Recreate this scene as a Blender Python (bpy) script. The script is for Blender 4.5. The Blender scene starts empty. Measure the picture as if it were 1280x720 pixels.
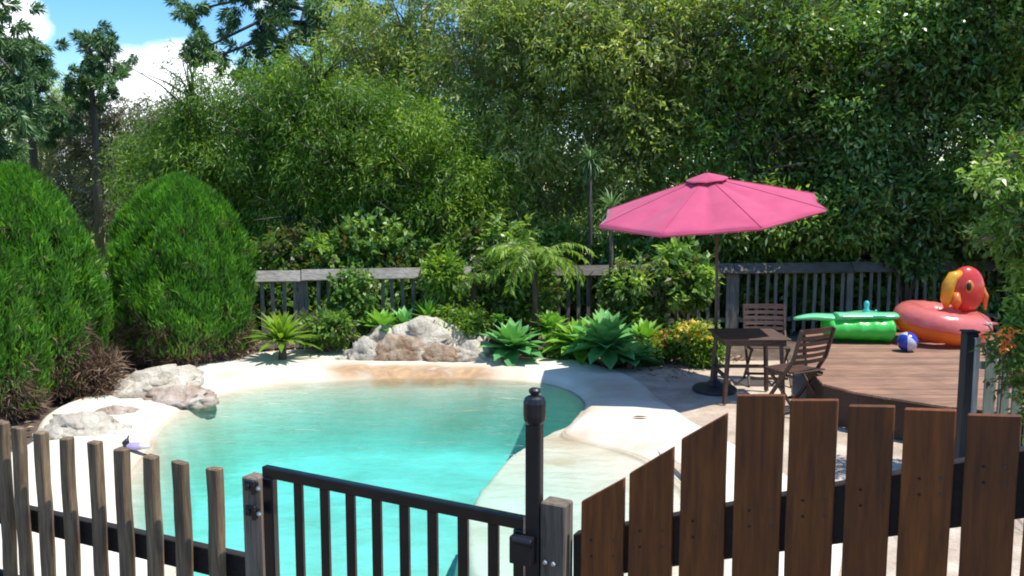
import bpy, bmesh, math, random
import numpy as np
from mathutils import Vector, Matrix, noise as mnoise

random.seed(7)
rng = np.random.default_rng(11)
R = math.radians
scene = bpy.context.scene
COL = scene.collection

# ------------------------------------------------------------------ camera
CAM_H = 2.4
PITCH = R(6.48)
F = 1100.0                       # focal length in pixels of a 1280 px wide frame
cd = bpy.data.cameras.new('camera')
cd.lens = 36.0 * F / 1280.0
cd.sensor_width = 36.0
cd.clip_start = 0.05
cd.clip_end = 2000
cam = bpy.data.objects.new('camera', cd)
COL.objects.link(cam)
cam.location = (0, 0, CAM_H)
cam.rotation_euler = (math.pi / 2 - PITCH, 0, 0)
scene.camera = cam

# ------------------------------------------------------------------ light
SUN_TO = Vector((0.34, -0.14, 0.93)).normalized()
sun_el = math.asin(SUN_TO.z)
sun_az = math.atan2(SUN_TO.x, SUN_TO.y)          # clockwise from +Y
sl = bpy.data.lights.new('sun', 'SUN')
sl.energy = 4.3
sl.angle = R(0.5)
sl.color = (1.0, 0.955, 0.88)
sun = bpy.data.objects.new('sun', sl)
COL.objects.link(sun)
sun.rotation_euler = SUN_TO.to_track_quat('Z', 'Y').to_euler()
sun.location = (6, -4, 20)

world = bpy.data.worlds.new('World')
scene.world = world
world.use_nodes = True
wn, wl = world.node_tree.nodes, world.node_tree.links
wn.clear()
wout = wn.new('ShaderNodeOutputWorld')
wbg = wn.new('ShaderNodeBackground')
wbg.inputs['Strength'].default_value = 0.15
sky = wn.new('ShaderNodeTexSky')
sky.sky_type = 'NISHITA'
sky.sun_disc = False
sky.sun_elevation = sun_el
sky.sun_rotation = sun_az
sky.air_density = 1.0
sky.dust_density = 0.3
sky.ozone_density = 2.5
wtc = wn.new('ShaderNodeTexCoord')


def wmath(op, a, b=None, clamp=False):
    n = wn.new('ShaderNodeMath')
    n.operation = op
    n.use_clamp = clamp
    for k, v in enumerate((a, b)):
        if v is None:
            continue
        if isinstance(v, (int, float)):
            n.inputs[k].default_value = v
        else:
            wl.new(v, n.inputs[k])
    return n.outputs[0]


# cumulus: noise on the direction, flattened towards the horizon
wmap = wn.new('ShaderNodeMapping')
wmap.inputs['Scale'].default_value = (1.0, 1.0, 1.9)
wmap.inputs['Location'].default_value = (0.31, 0.12, 0.06)
wl.new(wtc.outputs['Generated'], wmap.inputs['Vector'])
wno = wn.new('ShaderNodeTexNoise')
wno.inputs['Scale'].default_value = 3.1
wno.inputs['Detail'].default_value = 9
wno.inputs['Roughness'].default_value = 0.6
wl.new(wmap.outputs[0], wno.inputs['Vector'])
# two cloud banks that the photograph shows, as directions
banks = [((-0.37, 1.0, 0.145), 0.07, 0.26), ((-0.53, 1.0, 0.19), 0.05, 0.2), ((-0.40, 1.0, 0.09), 0.09, 0.34), ((-0.46, 1.0, 0.13), 0.05, 0.22), ((-0.34, 1.0, 0.10), 0.08, 0.26), ((-0.35, 1.0, 0.05), 0.09, 0.2), ((-0.51, 1.0, 0.04), 0.09, 0.3), ((-0.55, 1.0, 0.185), 0.05, 0.3), ((-0.38, 1.0, 0.215), 0.09, -0.35), ((-0.50, 1.0, 0.215), 0.05, -0.3)]
acc = wno.outputs['Fac']
for d, rad, amt in banks:
    v = Vector(d).normalized()
    dn = wn.new('ShaderNodeVectorMath')
    dn.operation = 'DISTANCE'
    wl.new(wtc.outputs['Generated'], dn.inputs[0])
    dn.inputs[1].default_value = v
    f = wmath('DIVIDE', dn.outputs['Value'], rad)
    f = wmath('SUBTRACT', 1.0, f, clamp=True)
    acc = wmath('ADD', acc, wmath('MULTIPLY', f, amt))
wr = wn.new('ShaderNodeValToRGB')
wr.color_ramp.elements[0].position = 0.57
wr.color_ramp.elements[0].color = (0, 0, 0, 1)
wr.color_ramp.elements[1].position = 0.76
wr.color_ramp.elements[1].color = (1, 1, 1, 1)
wl.new(acc, wr.inputs[0])
wmix = wn.new('ShaderNodeMixRGB')
wmix.inputs[2].default_value = (9.2, 9.6, 10.2, 1)
wl.new(wr.outputs[0], wmix.inputs[0])
wgam = wn.new('ShaderNodeHueSaturation')
wgam.inputs['Saturation'].default_value = 1.38
wgam.inputs['Value'].default_value = 1.08
wl.new(sky.outputs[0], wgam.inputs['Color'])
wl.new(wgam.outputs[0], wmix.inputs[1])
wl.new(wmix.outputs[0], wbg.inputs['Color'])
wl.new(wbg.outputs[0], wout.inputs['Surface'])

scene.view_settings.view_transform = 'Standard'
scene.view_settings.look = 'None'
scene.view_settings.gamma = 1
scene.view_settings.exposure = 0.48
scene.render.engine = 'CYCLES'
cy = scene.cycles
cy.max_bounces = 7
cy.diffuse_bounces = 5
cy.glossy_bounces = 3
cy.transmission_bounces = 4
cy.transparent_max_bounces = 12
cy.volume_bounces = 0
cy.use_denoising = True
cy.caustics_reflective = False
cy.caustics_refractive = False
cy.filter_width = 1.9
cy.sample_clamp_indirect = 6


# ------------------------------------------------------------------ placing
def ray(px, py):
    d = Vector(((px - 640) / F, 0, 0)) + Vector((0, math.cos(PITCH), -math.sin(PITCH))) \
        + Vector((0, math.sin(PITCH), math.cos(PITCH))) * (-(py - 360) / F)
    return d


def G(px, py, z=0.0):
    """the spot at height z seen at a pixel of the photograph"""
    d = ray(px, py)
    t = (z - CAM_H) / d.z
    return Vector((d.x * t, d.y * t, z))


def D(px, py, y):
    """the spot on the upright plane y"""
    d = ray(px, py)
    t = y / d.y
    return Vector((d.x * t, y, CAM_H + d.z * t))


# ------------------------------------------------------------------ materials
MATS = {}


def new_mat(name):
    m = bpy.data.materials.new(name)
    m.use_nodes = True
    nt = m.node_tree
    nt.nodes.clear()
    out = nt.nodes.new('ShaderNodeOutputMaterial')
    b = nt.nodes.new('ShaderNodeBsdfPrincipled')
    nt.links.new(b.outputs[0], out.inputs['Surface'])
    return m, nt, b, out


def ramp(nt, fac, stops):
    r = nt.nodes.new('ShaderNodeValToRGB')
    els = r.color_ramp.elements
    while len(els) < len(stops):
        els.new(0.5)
    for e, (p, c) in zip(els, stops):
        e.position = p
        e.color = (*c, 1)
    nt.links.new(fac, r.inputs[0])
    return r.outputs[0]


def tex(nt, kind, scale, coord='Object', detail=4, rough=0.55, stretch=None, dist=0.0):
    tc = nt.nodes.new('ShaderNodeTexCoord')
    mp = nt.nodes.new('ShaderNodeMapping')
    nt.links.new(tc.outputs[coord], mp.inputs['Vector'])
    if stretch:
        mp.inputs['Scale'].default_value = stretch
    n = nt.nodes.new(kind)
    n.inputs['Scale'].default_value = scale
    if kind == 'ShaderNodeTexNoise':
        n.inputs['Detail'].default_value = detail
        n.inputs['Roughness'].default_value = rough
        n.inputs['Distortion'].default_value = dist
    nt.links.new(mp.outputs[0], n.inputs['Vector'])
    return n, mp


def bump(nt, b, fac, strength, dist=0.01):
    bp = nt.nodes.new('ShaderNodeBump')
    bp.inputs['Strength'].default_value = strength
    bp.inputs['Distance'].default_value = dist
    nt.links.new(fac, bp.inputs['Height'])
    nt.links.new(bp.outputs[0], b.inputs['Normal'])
    return bp


def mixc(nt, fac, a, b, mode='MIX'):
    n = nt.nodes.new('ShaderNodeMixRGB')
    n.blend_type = mode
    for k, v in ((0, fac), (1, a), (2, b)):
        if isinstance(v, (int, float)):
            n.inputs[k].default_value = v
        elif isinstance(v, tuple):
            n.inputs[k].default_value = (*v, 1)
        else:
            nt.links.new(v, n.inputs[k])
    return n.outputs[0]


def wood(name, dark, light, axis='z', rough=0.75, scale=9.0, vary=0.35, bstr=0.5):
    m, nt, b, out = new_mat(name)
    st = {'z': (6, 6, 0.5), 'x': (0.5, 6, 6), 'y': (6, 0.5, 6)}[axis]
    n, mp = tex(nt, 'ShaderNodeTexNoise', scale, detail=7, rough=0.65, stretch=st, dist=0.3)
    oi = nt.nodes.new('ShaderNodeObjectInfo')
    cmb = nt.nodes.new('ShaderNodeCombineXYZ')
    ml = nt.nodes.new('ShaderNodeMath')
    ml.operation = 'MULTIPLY'
    ml.inputs[1].default_value = 37.0
    nt.links.new(oi.outputs['Random'], ml.inputs[0])
    for k in range(3):
        nt.links.new(ml.outputs[0], cmb.inputs[k])
    nt.links.new(cmb.outputs[0], mp.inputs['Location'])
    c = ramp(nt, n.outputs['Fac'], [(0.32, dark), (0.68, light)])
    n2, _ = tex(nt, 'ShaderNodeTexNoise', 2.3, detail=4)
    stain = ramp(nt, n2.outputs['Fac'], [(0.35, (0.62, 0.62, 0.62)), (0.65, (1, 1, 1))])
    c = mixc(nt, 0.7, c, stain, 'MULTIPLY')
    vr = ramp(nt, oi.outputs['Random'], [(0, (1 - vary,) * 3), (1, (1, 1, 1))])
    c = mixc(nt, 1.0, c, vr, 'MULTIPLY')
    nt.links.new(c, b.inputs['Base Color'])
    b.inputs['Roughness'].default_value = rough
    bump(nt, b, n.outputs['Fac'], bstr, 0.006)
    return m


def plain(name, col, rough=0.5, metal=0.0, spot=0.12, coat=0.0, nscale=14):
    m, nt, b, out = new_mat(name)
    n, _ = tex(nt, 'ShaderNodeTexNoise', nscale, detail=5)
    lo = tuple(max(0, c * (1 - spot * 2)) for c in col)
    hi = tuple(min(1, c * (1 + spot)) for c in col)
    nt.links.new(ramp(nt, n.outputs['Fac'], [(0.3, lo), (0.7, hi)]), b.inputs['Base Color'])
    b.inputs['Roughness'].default_value = rough
    b.inputs['Metallic'].default_value = metal
    b.inputs['Coat Weight'].default_value = coat
    bump(nt, b, n.outputs['Fac'], 0.15, 0.003)
    return m


def leaf_mat(name, stops, rough=0.45, trans=0.45, spec=0.5):
    m, nt, b, out = new_mat(name)
    at = nt.nodes.new('ShaderNodeAttribute')
    at.attribute_name = 'shade'
    c = ramp(nt, at.outputs['Fac'], stops)
    nt.links.new(c, b.inputs['Base Color'])
    b.inputs['Roughness'].default_value = rough
    b.inputs['Specular IOR Level'].default_value = spec
    tr = nt.nodes.new('ShaderNodeBsdfTranslucent')
    c2 = mixc(nt, 1.0, c, (1.45, 1.5, 0.6), 'MULTIPLY')
    nt.links.new(c2, tr.inputs['Color'])
    mx = nt.nodes.new('ShaderNodeMixShader')
    mx.inputs[0].default_value = trans
    nt.links.new(b.outputs[0], mx.inputs[1])
    nt.links.new(tr.outputs[0], mx.inputs[2])
    nt.links.new(mx.outputs[0], out.inputs['Surface'])
    return m


M = MATS
M['picket'] = wood('picket_timber', (0.128, 0.081, 0.044), (0.404, 0.271, 0.151), rough=0.85)
M['rail_dark'] = wood('rail_timber', (0.012, 0.009, 0.008), (0.040, 0.028, 0.022), axis='x', rough=0.85)
M['post_grey'] = wood('post_timber', (0.111, 0.085, 0.060), (0.325, 0.250, 0.180), rough=0.9)
M['board'] = wood('stained_board', (0.121, 0.031, 0.003), (0.302, 0.083, 0.008), rough=0.62, scale=7, vary=0.3)
M['board_rail'] = wood('stained_rail', (0.018, 0.011, 0.008), (0.05, 0.03, 0.022), axis='x', rough=0.7)
M['back_picket'] = wood('weathered_picket', (0.091, 0.085, 0.069), (0.312, 0.286, 0.237), rough=0.9)
M['back_rail'] = wood('weathered_rail', (0.151, 0.138, 0.117), (0.444, 0.409, 0.356), axis='x', rough=0.9)
M['shaded_rail'] = wood('shaded_brown_rail', (0.07, 0.06, 0.05), (0.20, 0.175, 0.15), axis='x', rough=0.9)  # darker copy of the back rail, shade of the overhanging trees painted in
M['decking'] = wood('decking_timber', (0.244, 0.122, 0.071), (0.512, 0.291, 0.186), axis='x', rough=0.7, vary=0.42)
M['fascia'] = wood('fascia_timber', (0.03, 0.016, 0.009), (0.09, 0.045, 0.025), axis='x', rough=0.8)
M['furniture'] = wood('furniture_timber', (0.045, 0.022, 0.014), (0.15, 0.075, 0.05), axis='x', rough=0.5, vary=0.2)
M['black_metal'] = plain('black_powder_coat', (0.006, 0.0075, 0.009), 0.32, 0.0, 0.3, coat=0.3)
M['black_plastic'] = plain('black_plastic', (0.012, 0.012, 0.014), 0.4, spot=0.25)
M['bolt'] = plain('zinc_bolt', (0.75, 0.75, 0.74), 0.3, 1.0)
M['bolt_dull'] = plain('dull_nail', (0.10, 0.09, 0.08), 0.6, 0.6)
M['base'] = plain('parasol_base_iron', (0.02, 0.024, 0.03), 0.5)
M['dark_post'] = wood('dark_painted_post', (0.010, 0.014, 0.020), (0.030, 0.036, 0.044), rough=0.6)
M['white_post'] = wood('pale_painted_strip', (0.42, 0.45, 0.47), (0.62, 0.64, 0.66), rough=0.7)
M['pale_green_wood'] = wood('pale_green_paling', (0.20, 0.26, 0.22), (0.34, 0.40, 0.35), rough=0.8)


def vinyl(name, col, trans=0.25, rough=0.25):
    m, nt, b, out = new_mat(name)
    n, _ = tex(nt, 'ShaderNodeTexNoise', 6, detail=3)
    c = ramp(nt, n.outputs['Fac'], [(0.3, tuple(v * 0.85 for v in col)), (0.7, col)])
    nt.links.new(c, b.inputs['Base Color'])
    b.inputs['Roughness'].default_value = rough
    b.inputs['Coat Weight'].default_value = 0.4
    tr = nt.nodes.new('ShaderNodeBsdfTranslucent')
    nt.links.new(c, tr.inputs['Color'])
    mx = nt.nodes.new('ShaderNodeMixShader')
    mx.inputs[0].default_value = trans
    nt.links.new(b.outputs[0], mx.inputs[1])
    nt.links.new(tr.outputs[0], mx.inputs[2])
    nt.links.new(mx.outputs[0], out.inputs['Surface'])
    n3, _ = tex(nt, 'ShaderNodeTexNoise', 9, detail=2)
    bump(nt, b, n3.outputs['Fac'], 0.35, 0.02)
    return m


M['green_vinyl'] = vinyl('green_vinyl', (0.10, 0.84, 0.13), trans=0.35)
M['mint_vinyl'] = vinyl('mint_vinyl', (0.25, 0.85, 0.45))
M['cyan_vinyl'] = vinyl('cyan_vinyl', (0.12, 0.66, 0.70))
M['pink_vinyl'] = vinyl('coral_vinyl', (0.86, 0.24, 0.21), trans=0.3)
M['orange_vinyl'] = vinyl('orange_vinyl', (0.90, 0.24, 0.03))
M['red_vinyl'] = vinyl('red_vinyl', (0.78, 0.075, 0.05))
M['yellow_vinyl'] = vinyl('yellow_vinyl', (0.92, 0.48, 0.04))
M['white_vinyl'] = vinyl('white_vinyl', (0.8, 0.78, 0.82))
M['blue_vinyl'] = vinyl('blue_vinyl', (0.02, 0.05, 0.45), trans=0.05)
M['lilac_vinyl'] = vinyl('lilac_vinyl', (0.48, 0.38, 0.66), trans=0.1)

# canopy cloth
m, nt, b, out = new_mat('pink_canopy_cloth')
n, _ = tex(nt, 'ShaderNodeTexNoise', 5, detail=5)
c = ramp(nt, n.outputs['Fac'], [(0.3, (0.62, 0.075, 0.175)), (0.7, (0.72, 0.105, 0.22))])
nt.links.new(c, b.inputs['Base Color'])
b.inputs['Roughness'].default_value = 0.85
b.inputs['Sheen Weight'].default_value = 0.25
n2, _ = tex(nt, 'ShaderNodeTexNoise', 3.0, detail=2)
bump(nt, b, n2.outputs['Fac'], 0.14, 0.03)
tr = nt.nodes.new('ShaderNodeBsdfTranslucent')
tr.inputs['Color'].default_value = (0.5, 0.03, 0.09, 1)
mx = nt.nodes.new('ShaderNodeMixShader')
mx.inputs[0].default_value = 0.28
nt.links.new(b.outputs[0], mx.inputs[1])
nt.links.new(tr.outputs[0], mx.inputs[2])
nt.links.new(mx.outputs[0], out.inputs['Surface'])
M['canopy'] = m
M['seam'] = plain('pink_seam_thread', (0.55, 0.06, 0.15), 0.9)


def rock_mat(name, c1, c2, c3, brown=(0.30, 0.17, 0.08), bamt=0.4):
    m, nt, b, out = new_mat(name)
    n, _ = tex(nt, 'ShaderNodeTexNoise', 2.6, detail=9, rough=0.65, dist=0.6)
    c = ramp(nt, n.outputs['Fac'], [(0.30, c1), (0.48, c2), (0.66, c3)])
    n2, _ = tex(nt, 'ShaderNodeTexNoise', 1.7, detail=6, rough=0.6, dist=1.2)
    f = ramp(nt, n2.outputs['Fac'], [(0.62 - bamt * 0.4, (0, 0, 0)), (0.72 - bamt * 0.3, (1, 1, 1))])
    c = mixc(nt, f, c, brown)
    n4, _ = tex(nt, 'ShaderNodeTexVoronoi', 5.0)
    n4.feature = 'DISTANCE_TO_EDGE'
    cr = ramp(nt, n4.outputs['Distance'], [(0.0, (0.35, 0.3, 0.25)), (0.045, (1, 1, 1))])
    c = mixc(nt, 0.35, c, cr, 'MULTIPLY')
    nt.links.new(c, b.inputs['Base Color'])
    b.inputs['Roughness'].default_value = 0.9
    n3, _ = tex(nt, 'ShaderNodeTexNoise', 11, detail=9, rough=0.7)
    bump(nt, b, n3.outputs['Fac'], 1.0, 0.07)
    return m


M['rock_white'] = rock_mat('pale_sandstone', (0.389, 0.326, 0.252), (0.671, 0.592, 0.460), (0.844, 0.765, 0.613), (0.454, 0.316, 0.190), 0.15)
M['rock_brown'] = rock_mat('brown_sandstone', (0.253, 0.166, 0.099), (0.483, 0.357, 0.242), (0.759, 0.701, 0.605), (0.276, 0.166, 0.091), 0.5)
M['rock_grey'] = rock_mat('grey_sandstone', (0.297, 0.265, 0.213), (0.567, 0.506, 0.406), (0.850, 0.795, 0.628), (0.405, 0.289, 0.174), 0.1)
M['rock_veined'] = rock_mat('veined_sandstone', (0.42, 0.30, 0.22), (0.58, 0.46, 0.36), (0.72, 0.64, 0.55), (0.33, 0.22, 0.15), 0.35)
M['bark'] = wood('bark', (0.05, 0.04, 0.03), (0.18, 0.15, 0.12), rough=0.95, bstr=1.0)
M['bark_pale'] = wood('pale_bark', (0.20, 0.17, 0.14), (0.45, 0.41, 0.36), rough=0.9, bstr=0.8)
M['bark_brown'] = wood('brown_bark', (0.06, 0.035, 0.022), (0.17, 0.11, 0.08), rough=0.95, bstr=1.0)

M['leaf_lime'] = leaf_mat('lime_leaves', [(0.0, (0.047, 0.102, 0.015)), (0.4, (0.116, 0.228, 0.029)), (0.75, (0.233, 0.372, 0.045)), (1.0, (0.420, 0.505, 0.080))])
M['leaf_olive'] = leaf_mat('olive_leaves', [(0.0, (0.076, 0.107, 0.037)), (0.18, (0.204, 0.161, 0.113)), (0.30, (0.137, 0.215, 0.058)), (0.55, (0.271, 0.362, 0.085)), (0.78, (0.491, 0.565, 0.151)), (0.9, (0.708, 0.752, 0.492)), (1.0, (0.804, 0.619, 0.190))])
M['leaf_dark'] = leaf_mat('dark_leaves', [(0.0, (0.043, 0.091, 0.025)), (0.2, (0.146, 0.103, 0.062)), (0.32, (0.080, 0.169, 0.035)), (0.6, (0.161, 0.291, 0.055)), (0.85, (0.320, 0.485, 0.110)), (1.0, (0.671, 0.729, 0.441))], rough=0.36, trans=0.42)
M['leaf_gloss'] = leaf_mat('glossy_leaves', [(0.0, (0.042, 0.096, 0.029)), (0.22, (0.145, 0.117, 0.071)), (0.34, (0.071, 0.171, 0.047)), (0.6, (0.145, 0.277, 0.071)), (0.85, (0.288, 0.447, 0.152)), (1.0, (0.742, 0.748, 0.586))], rough=0.3, trans=0.38)
M['leaf_thuja'] = leaf_mat('conifer_sprays', [(0.0, (0.045, 0.074, 0.013)), (0.3, (0.058, 0.173, 0.013)), (0.7, (0.122, 0.332, 0.020)), (1.0, (0.258, 0.493, 0.039))], rough=0.6, trans=0.4)
M['leaf_brown'] = leaf_mat('dry_twigs', [(0.0, (0.05, 0.028, 0.016)), (0.6, (0.17, 0.10, 0.06)), (1.0, (0.34, 0.24, 0.15))], rough=0.9, trans=0.1)
M['leaf_bunya'] = leaf_mat('pine_needles', [(0.0, (0.030, 0.068, 0.032)), (0.5, (0.084, 0.180, 0.058)), (1.0, (0.254, 0.396, 0.158))], rough=0.5, trans=0.2)
M['leaf_greybrown'] = leaf_mat('grey_brown_leaves', [(0.0, (0.082, 0.082, 0.055)), (0.5, (0.200, 0.200, 0.118)), (1.0, (0.455, 0.419, 0.273))], rough=0.7, trans=0.3)
M['agave_blue'] = leaf_mat('blue_green_agave', [(0.0, (0.045, 0.179, 0.054)), (0.5, (0.112, 0.344, 0.102)), (1.0, (0.324, 0.598, 0.180))], rough=0.4, trans=0.15)
M['agave_lime'] = leaf_mat('lime_agave', [(0.0, (0.069, 0.216, 0.024)), (0.5, (0.179, 0.418, 0.048)), (1.0, (0.414, 0.632, 0.121))], rough=0.4, trans=0.25)
M['frond'] = leaf_mat('frond_green', [(0.0, (0.056, 0.126, 0.016)), (0.5, (0.154, 0.280, 0.026)), (1.0, (0.364, 0.504, 0.078))], rough=0.5, trans=0.4)
M['petal_yellow'] = leaf_mat('yellow_petals', [(0.0, (0.72, 0.50, 0.05)), (1.0, (0.88, 0.76, 0.22))], trans=0.3)
M['petal_orange'] = leaf_mat('orange_petals', [(0.0, (0.70, 0.16, 0.03)), (1.0, (0.88, 0.34, 0.10))], trans=0.3)
M['leaf_litter'] = leaf_mat('leaf_litter', [(0.0, (0.10, 0.055, 0.03)), (0.5, (0.27, 0.17, 0.10)), (1.0, (0.52, 0.42, 0.30))], rough=0.9, trans=0.05)

# cream pool render (coping, beach and basin share it), stains from an attribute
m, nt, b, out = new_mat('pool_render')
n, _ = tex(nt, 'ShaderNodeTexNoise', 1.3, detail=8, rough=0.6)
c = ramp(nt, n.outputs['Fac'], [(0.3, (0.64, 0.55, 0.41)), (0.6, (0.80, 0.74, 0.61))])
ng, _ = tex(nt, 'ShaderNodeTexNoise', 90, detail=3)
gr = ramp(nt, ng.outputs['Fac'], [(0.35, (0.80, 0.78, 0.74)), (0.6, (1, 1, 1))])
c = mixc(nt, 0.6, c, gr, 'MULTIPLY')
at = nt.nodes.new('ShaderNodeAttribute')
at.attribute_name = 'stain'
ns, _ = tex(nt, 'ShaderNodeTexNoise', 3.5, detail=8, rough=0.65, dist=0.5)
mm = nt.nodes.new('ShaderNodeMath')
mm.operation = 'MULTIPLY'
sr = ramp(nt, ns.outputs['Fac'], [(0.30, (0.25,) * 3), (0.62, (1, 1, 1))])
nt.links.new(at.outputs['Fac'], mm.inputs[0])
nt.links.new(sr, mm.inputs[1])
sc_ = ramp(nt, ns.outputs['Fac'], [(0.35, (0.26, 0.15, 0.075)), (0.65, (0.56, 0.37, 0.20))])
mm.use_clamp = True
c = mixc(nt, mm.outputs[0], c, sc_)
nt.links.new(c, b.inputs['Base Color'])
b.inputs['Roughness'].default_value = 0.8
bump(nt, b, ng.outputs['Fac'], 0.35, 0.006)
M['pool'] = m

# water
m = bpy.data.materials.new('pool_water')
m.use_nodes = True
nt = m.node_tree
nt.nodes.clear()
out = nt.nodes.new('ShaderNodeOutputMaterial')
fr = nt.nodes.new('ShaderNodeFresnel')
fr.inputs['IOR'].default_value = 1.33
tp = nt.nodes.new('ShaderNodeBsdfTransparent')
gl = nt.nodes.new('ShaderNodeBsdfGlossy')
gl.inputs['Roughness'].default_value = 0.04
n, _ = tex(nt, 'ShaderNodeTexNoise', 2.6, detail=4, rough=0.5, stretch=(1.0, 1.9, 1.0), dist=0.4)
bp = nt.nodes.new('ShaderNodeBump')
bp.inputs['Strength'].default_value = 0.55
bp.inputs['Distance'].default_value = 0.05
nt.links.new(n.outputs['Fac'], bp.inputs['Height'])
nt.links.new(bp.outputs[0], fr.inputs['Normal'])
nt.links.new(bp.outputs[0], gl.inputs['Normal'])
mx = nt.nodes.new('ShaderNodeMixShader')
nt.links.new(fr.outputs[0], mx.inputs[0])
nt.links.new(tp.outputs[0], mx.inputs[1])
nt.links.new(gl.outputs[0], mx.inputs[2])
nt.links.new(mx.outputs[0], out.inputs['Surface'])
va = nt.nodes.new('ShaderNodeVolumeAbsorption')
va.inputs['Color'].default_value = (0.0, 0.900, 0.96, 1)
va.inputs['Density'].default_value = 0.50
nt.links.new(va.outputs[0], out.inputs['Volume'])
M['water'] = m

# soil near, grass far
m, nt, b, out = new_mat('ground_soil_and_grass')
n, _ = tex(nt, 'ShaderNodeTexNoise', 2.2, detail=9, rough=0.7)
soil = ramp(nt, n.outputs['Fac'], [(0.32, (0.05, 0.033, 0.022)), (0.55, (0.13, 0.09, 0.06)), (0.7, (0.27, 0.21, 0.15))])
n2, _ = tex(nt, 'ShaderNodeTexNoise', 0.6, detail=8, rough=0.7)
grass = ramp(nt, n2.outputs['Fac'], [(0.3, (0.07, 0.12, 0.02)), (0.55, (0.20, 0.25, 0.035)), (0.7, (0.36, 0.36, 0.08))])
geo = nt.nodes.new('ShaderNodeNewGeometry')
sx = nt.nodes.new('ShaderNodeSeparateXYZ')
nt.links.new(geo.outputs['Position'], sx.inputs[0])
mr = nt.nodes.new('ShaderNodeMapRange')
mr.inputs['From Min'].default_value = 20
mr.inputs['From Max'].default_value = 25
nt.links.new(sx.outputs['Y'], mr.inputs['Value'])
c = mixc(nt, mr.outputs[0], soil, grass)
nt.links.new(c, b.inputs['Base Color'])
b.inputs['Roughness'].default_value = 0.95
bump(nt, b, n.outputs['Fac'], 0.8, 0.04)
M['ground'] = m

m, nt, b, out = new_mat('patio_paving')
n, _ = tex(nt, 'ShaderNodeTexNoise', 1.8, detail=9, rough=0.65)
c = ramp(nt, n.outputs['Fac'], [(0.3, (0.34, 0.25, 0.18)), (0.5, (0.50, 0.40, 0.30)), (0.68, (0.66, 0.57, 0.45))])
ng, _ = tex(nt, 'ShaderNodeTexNoise', 45, detail=5, rough=0.7)
gr = ramp(nt, ng.outputs['Fac'], [(0.35, (0.70, 0.66, 0.6)), (0.6, (1, 1, 1))])
c = mixc(nt, 0.7, c, gr, 'MULTIPLY')
nt.links.new(c, b.inputs['Base Color'])
b.inputs['Roughness'].default_value = 0.9
bump(nt, b, ng.outputs['Fac'], 0.6, 0.01)
M['patio'] = m


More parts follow.
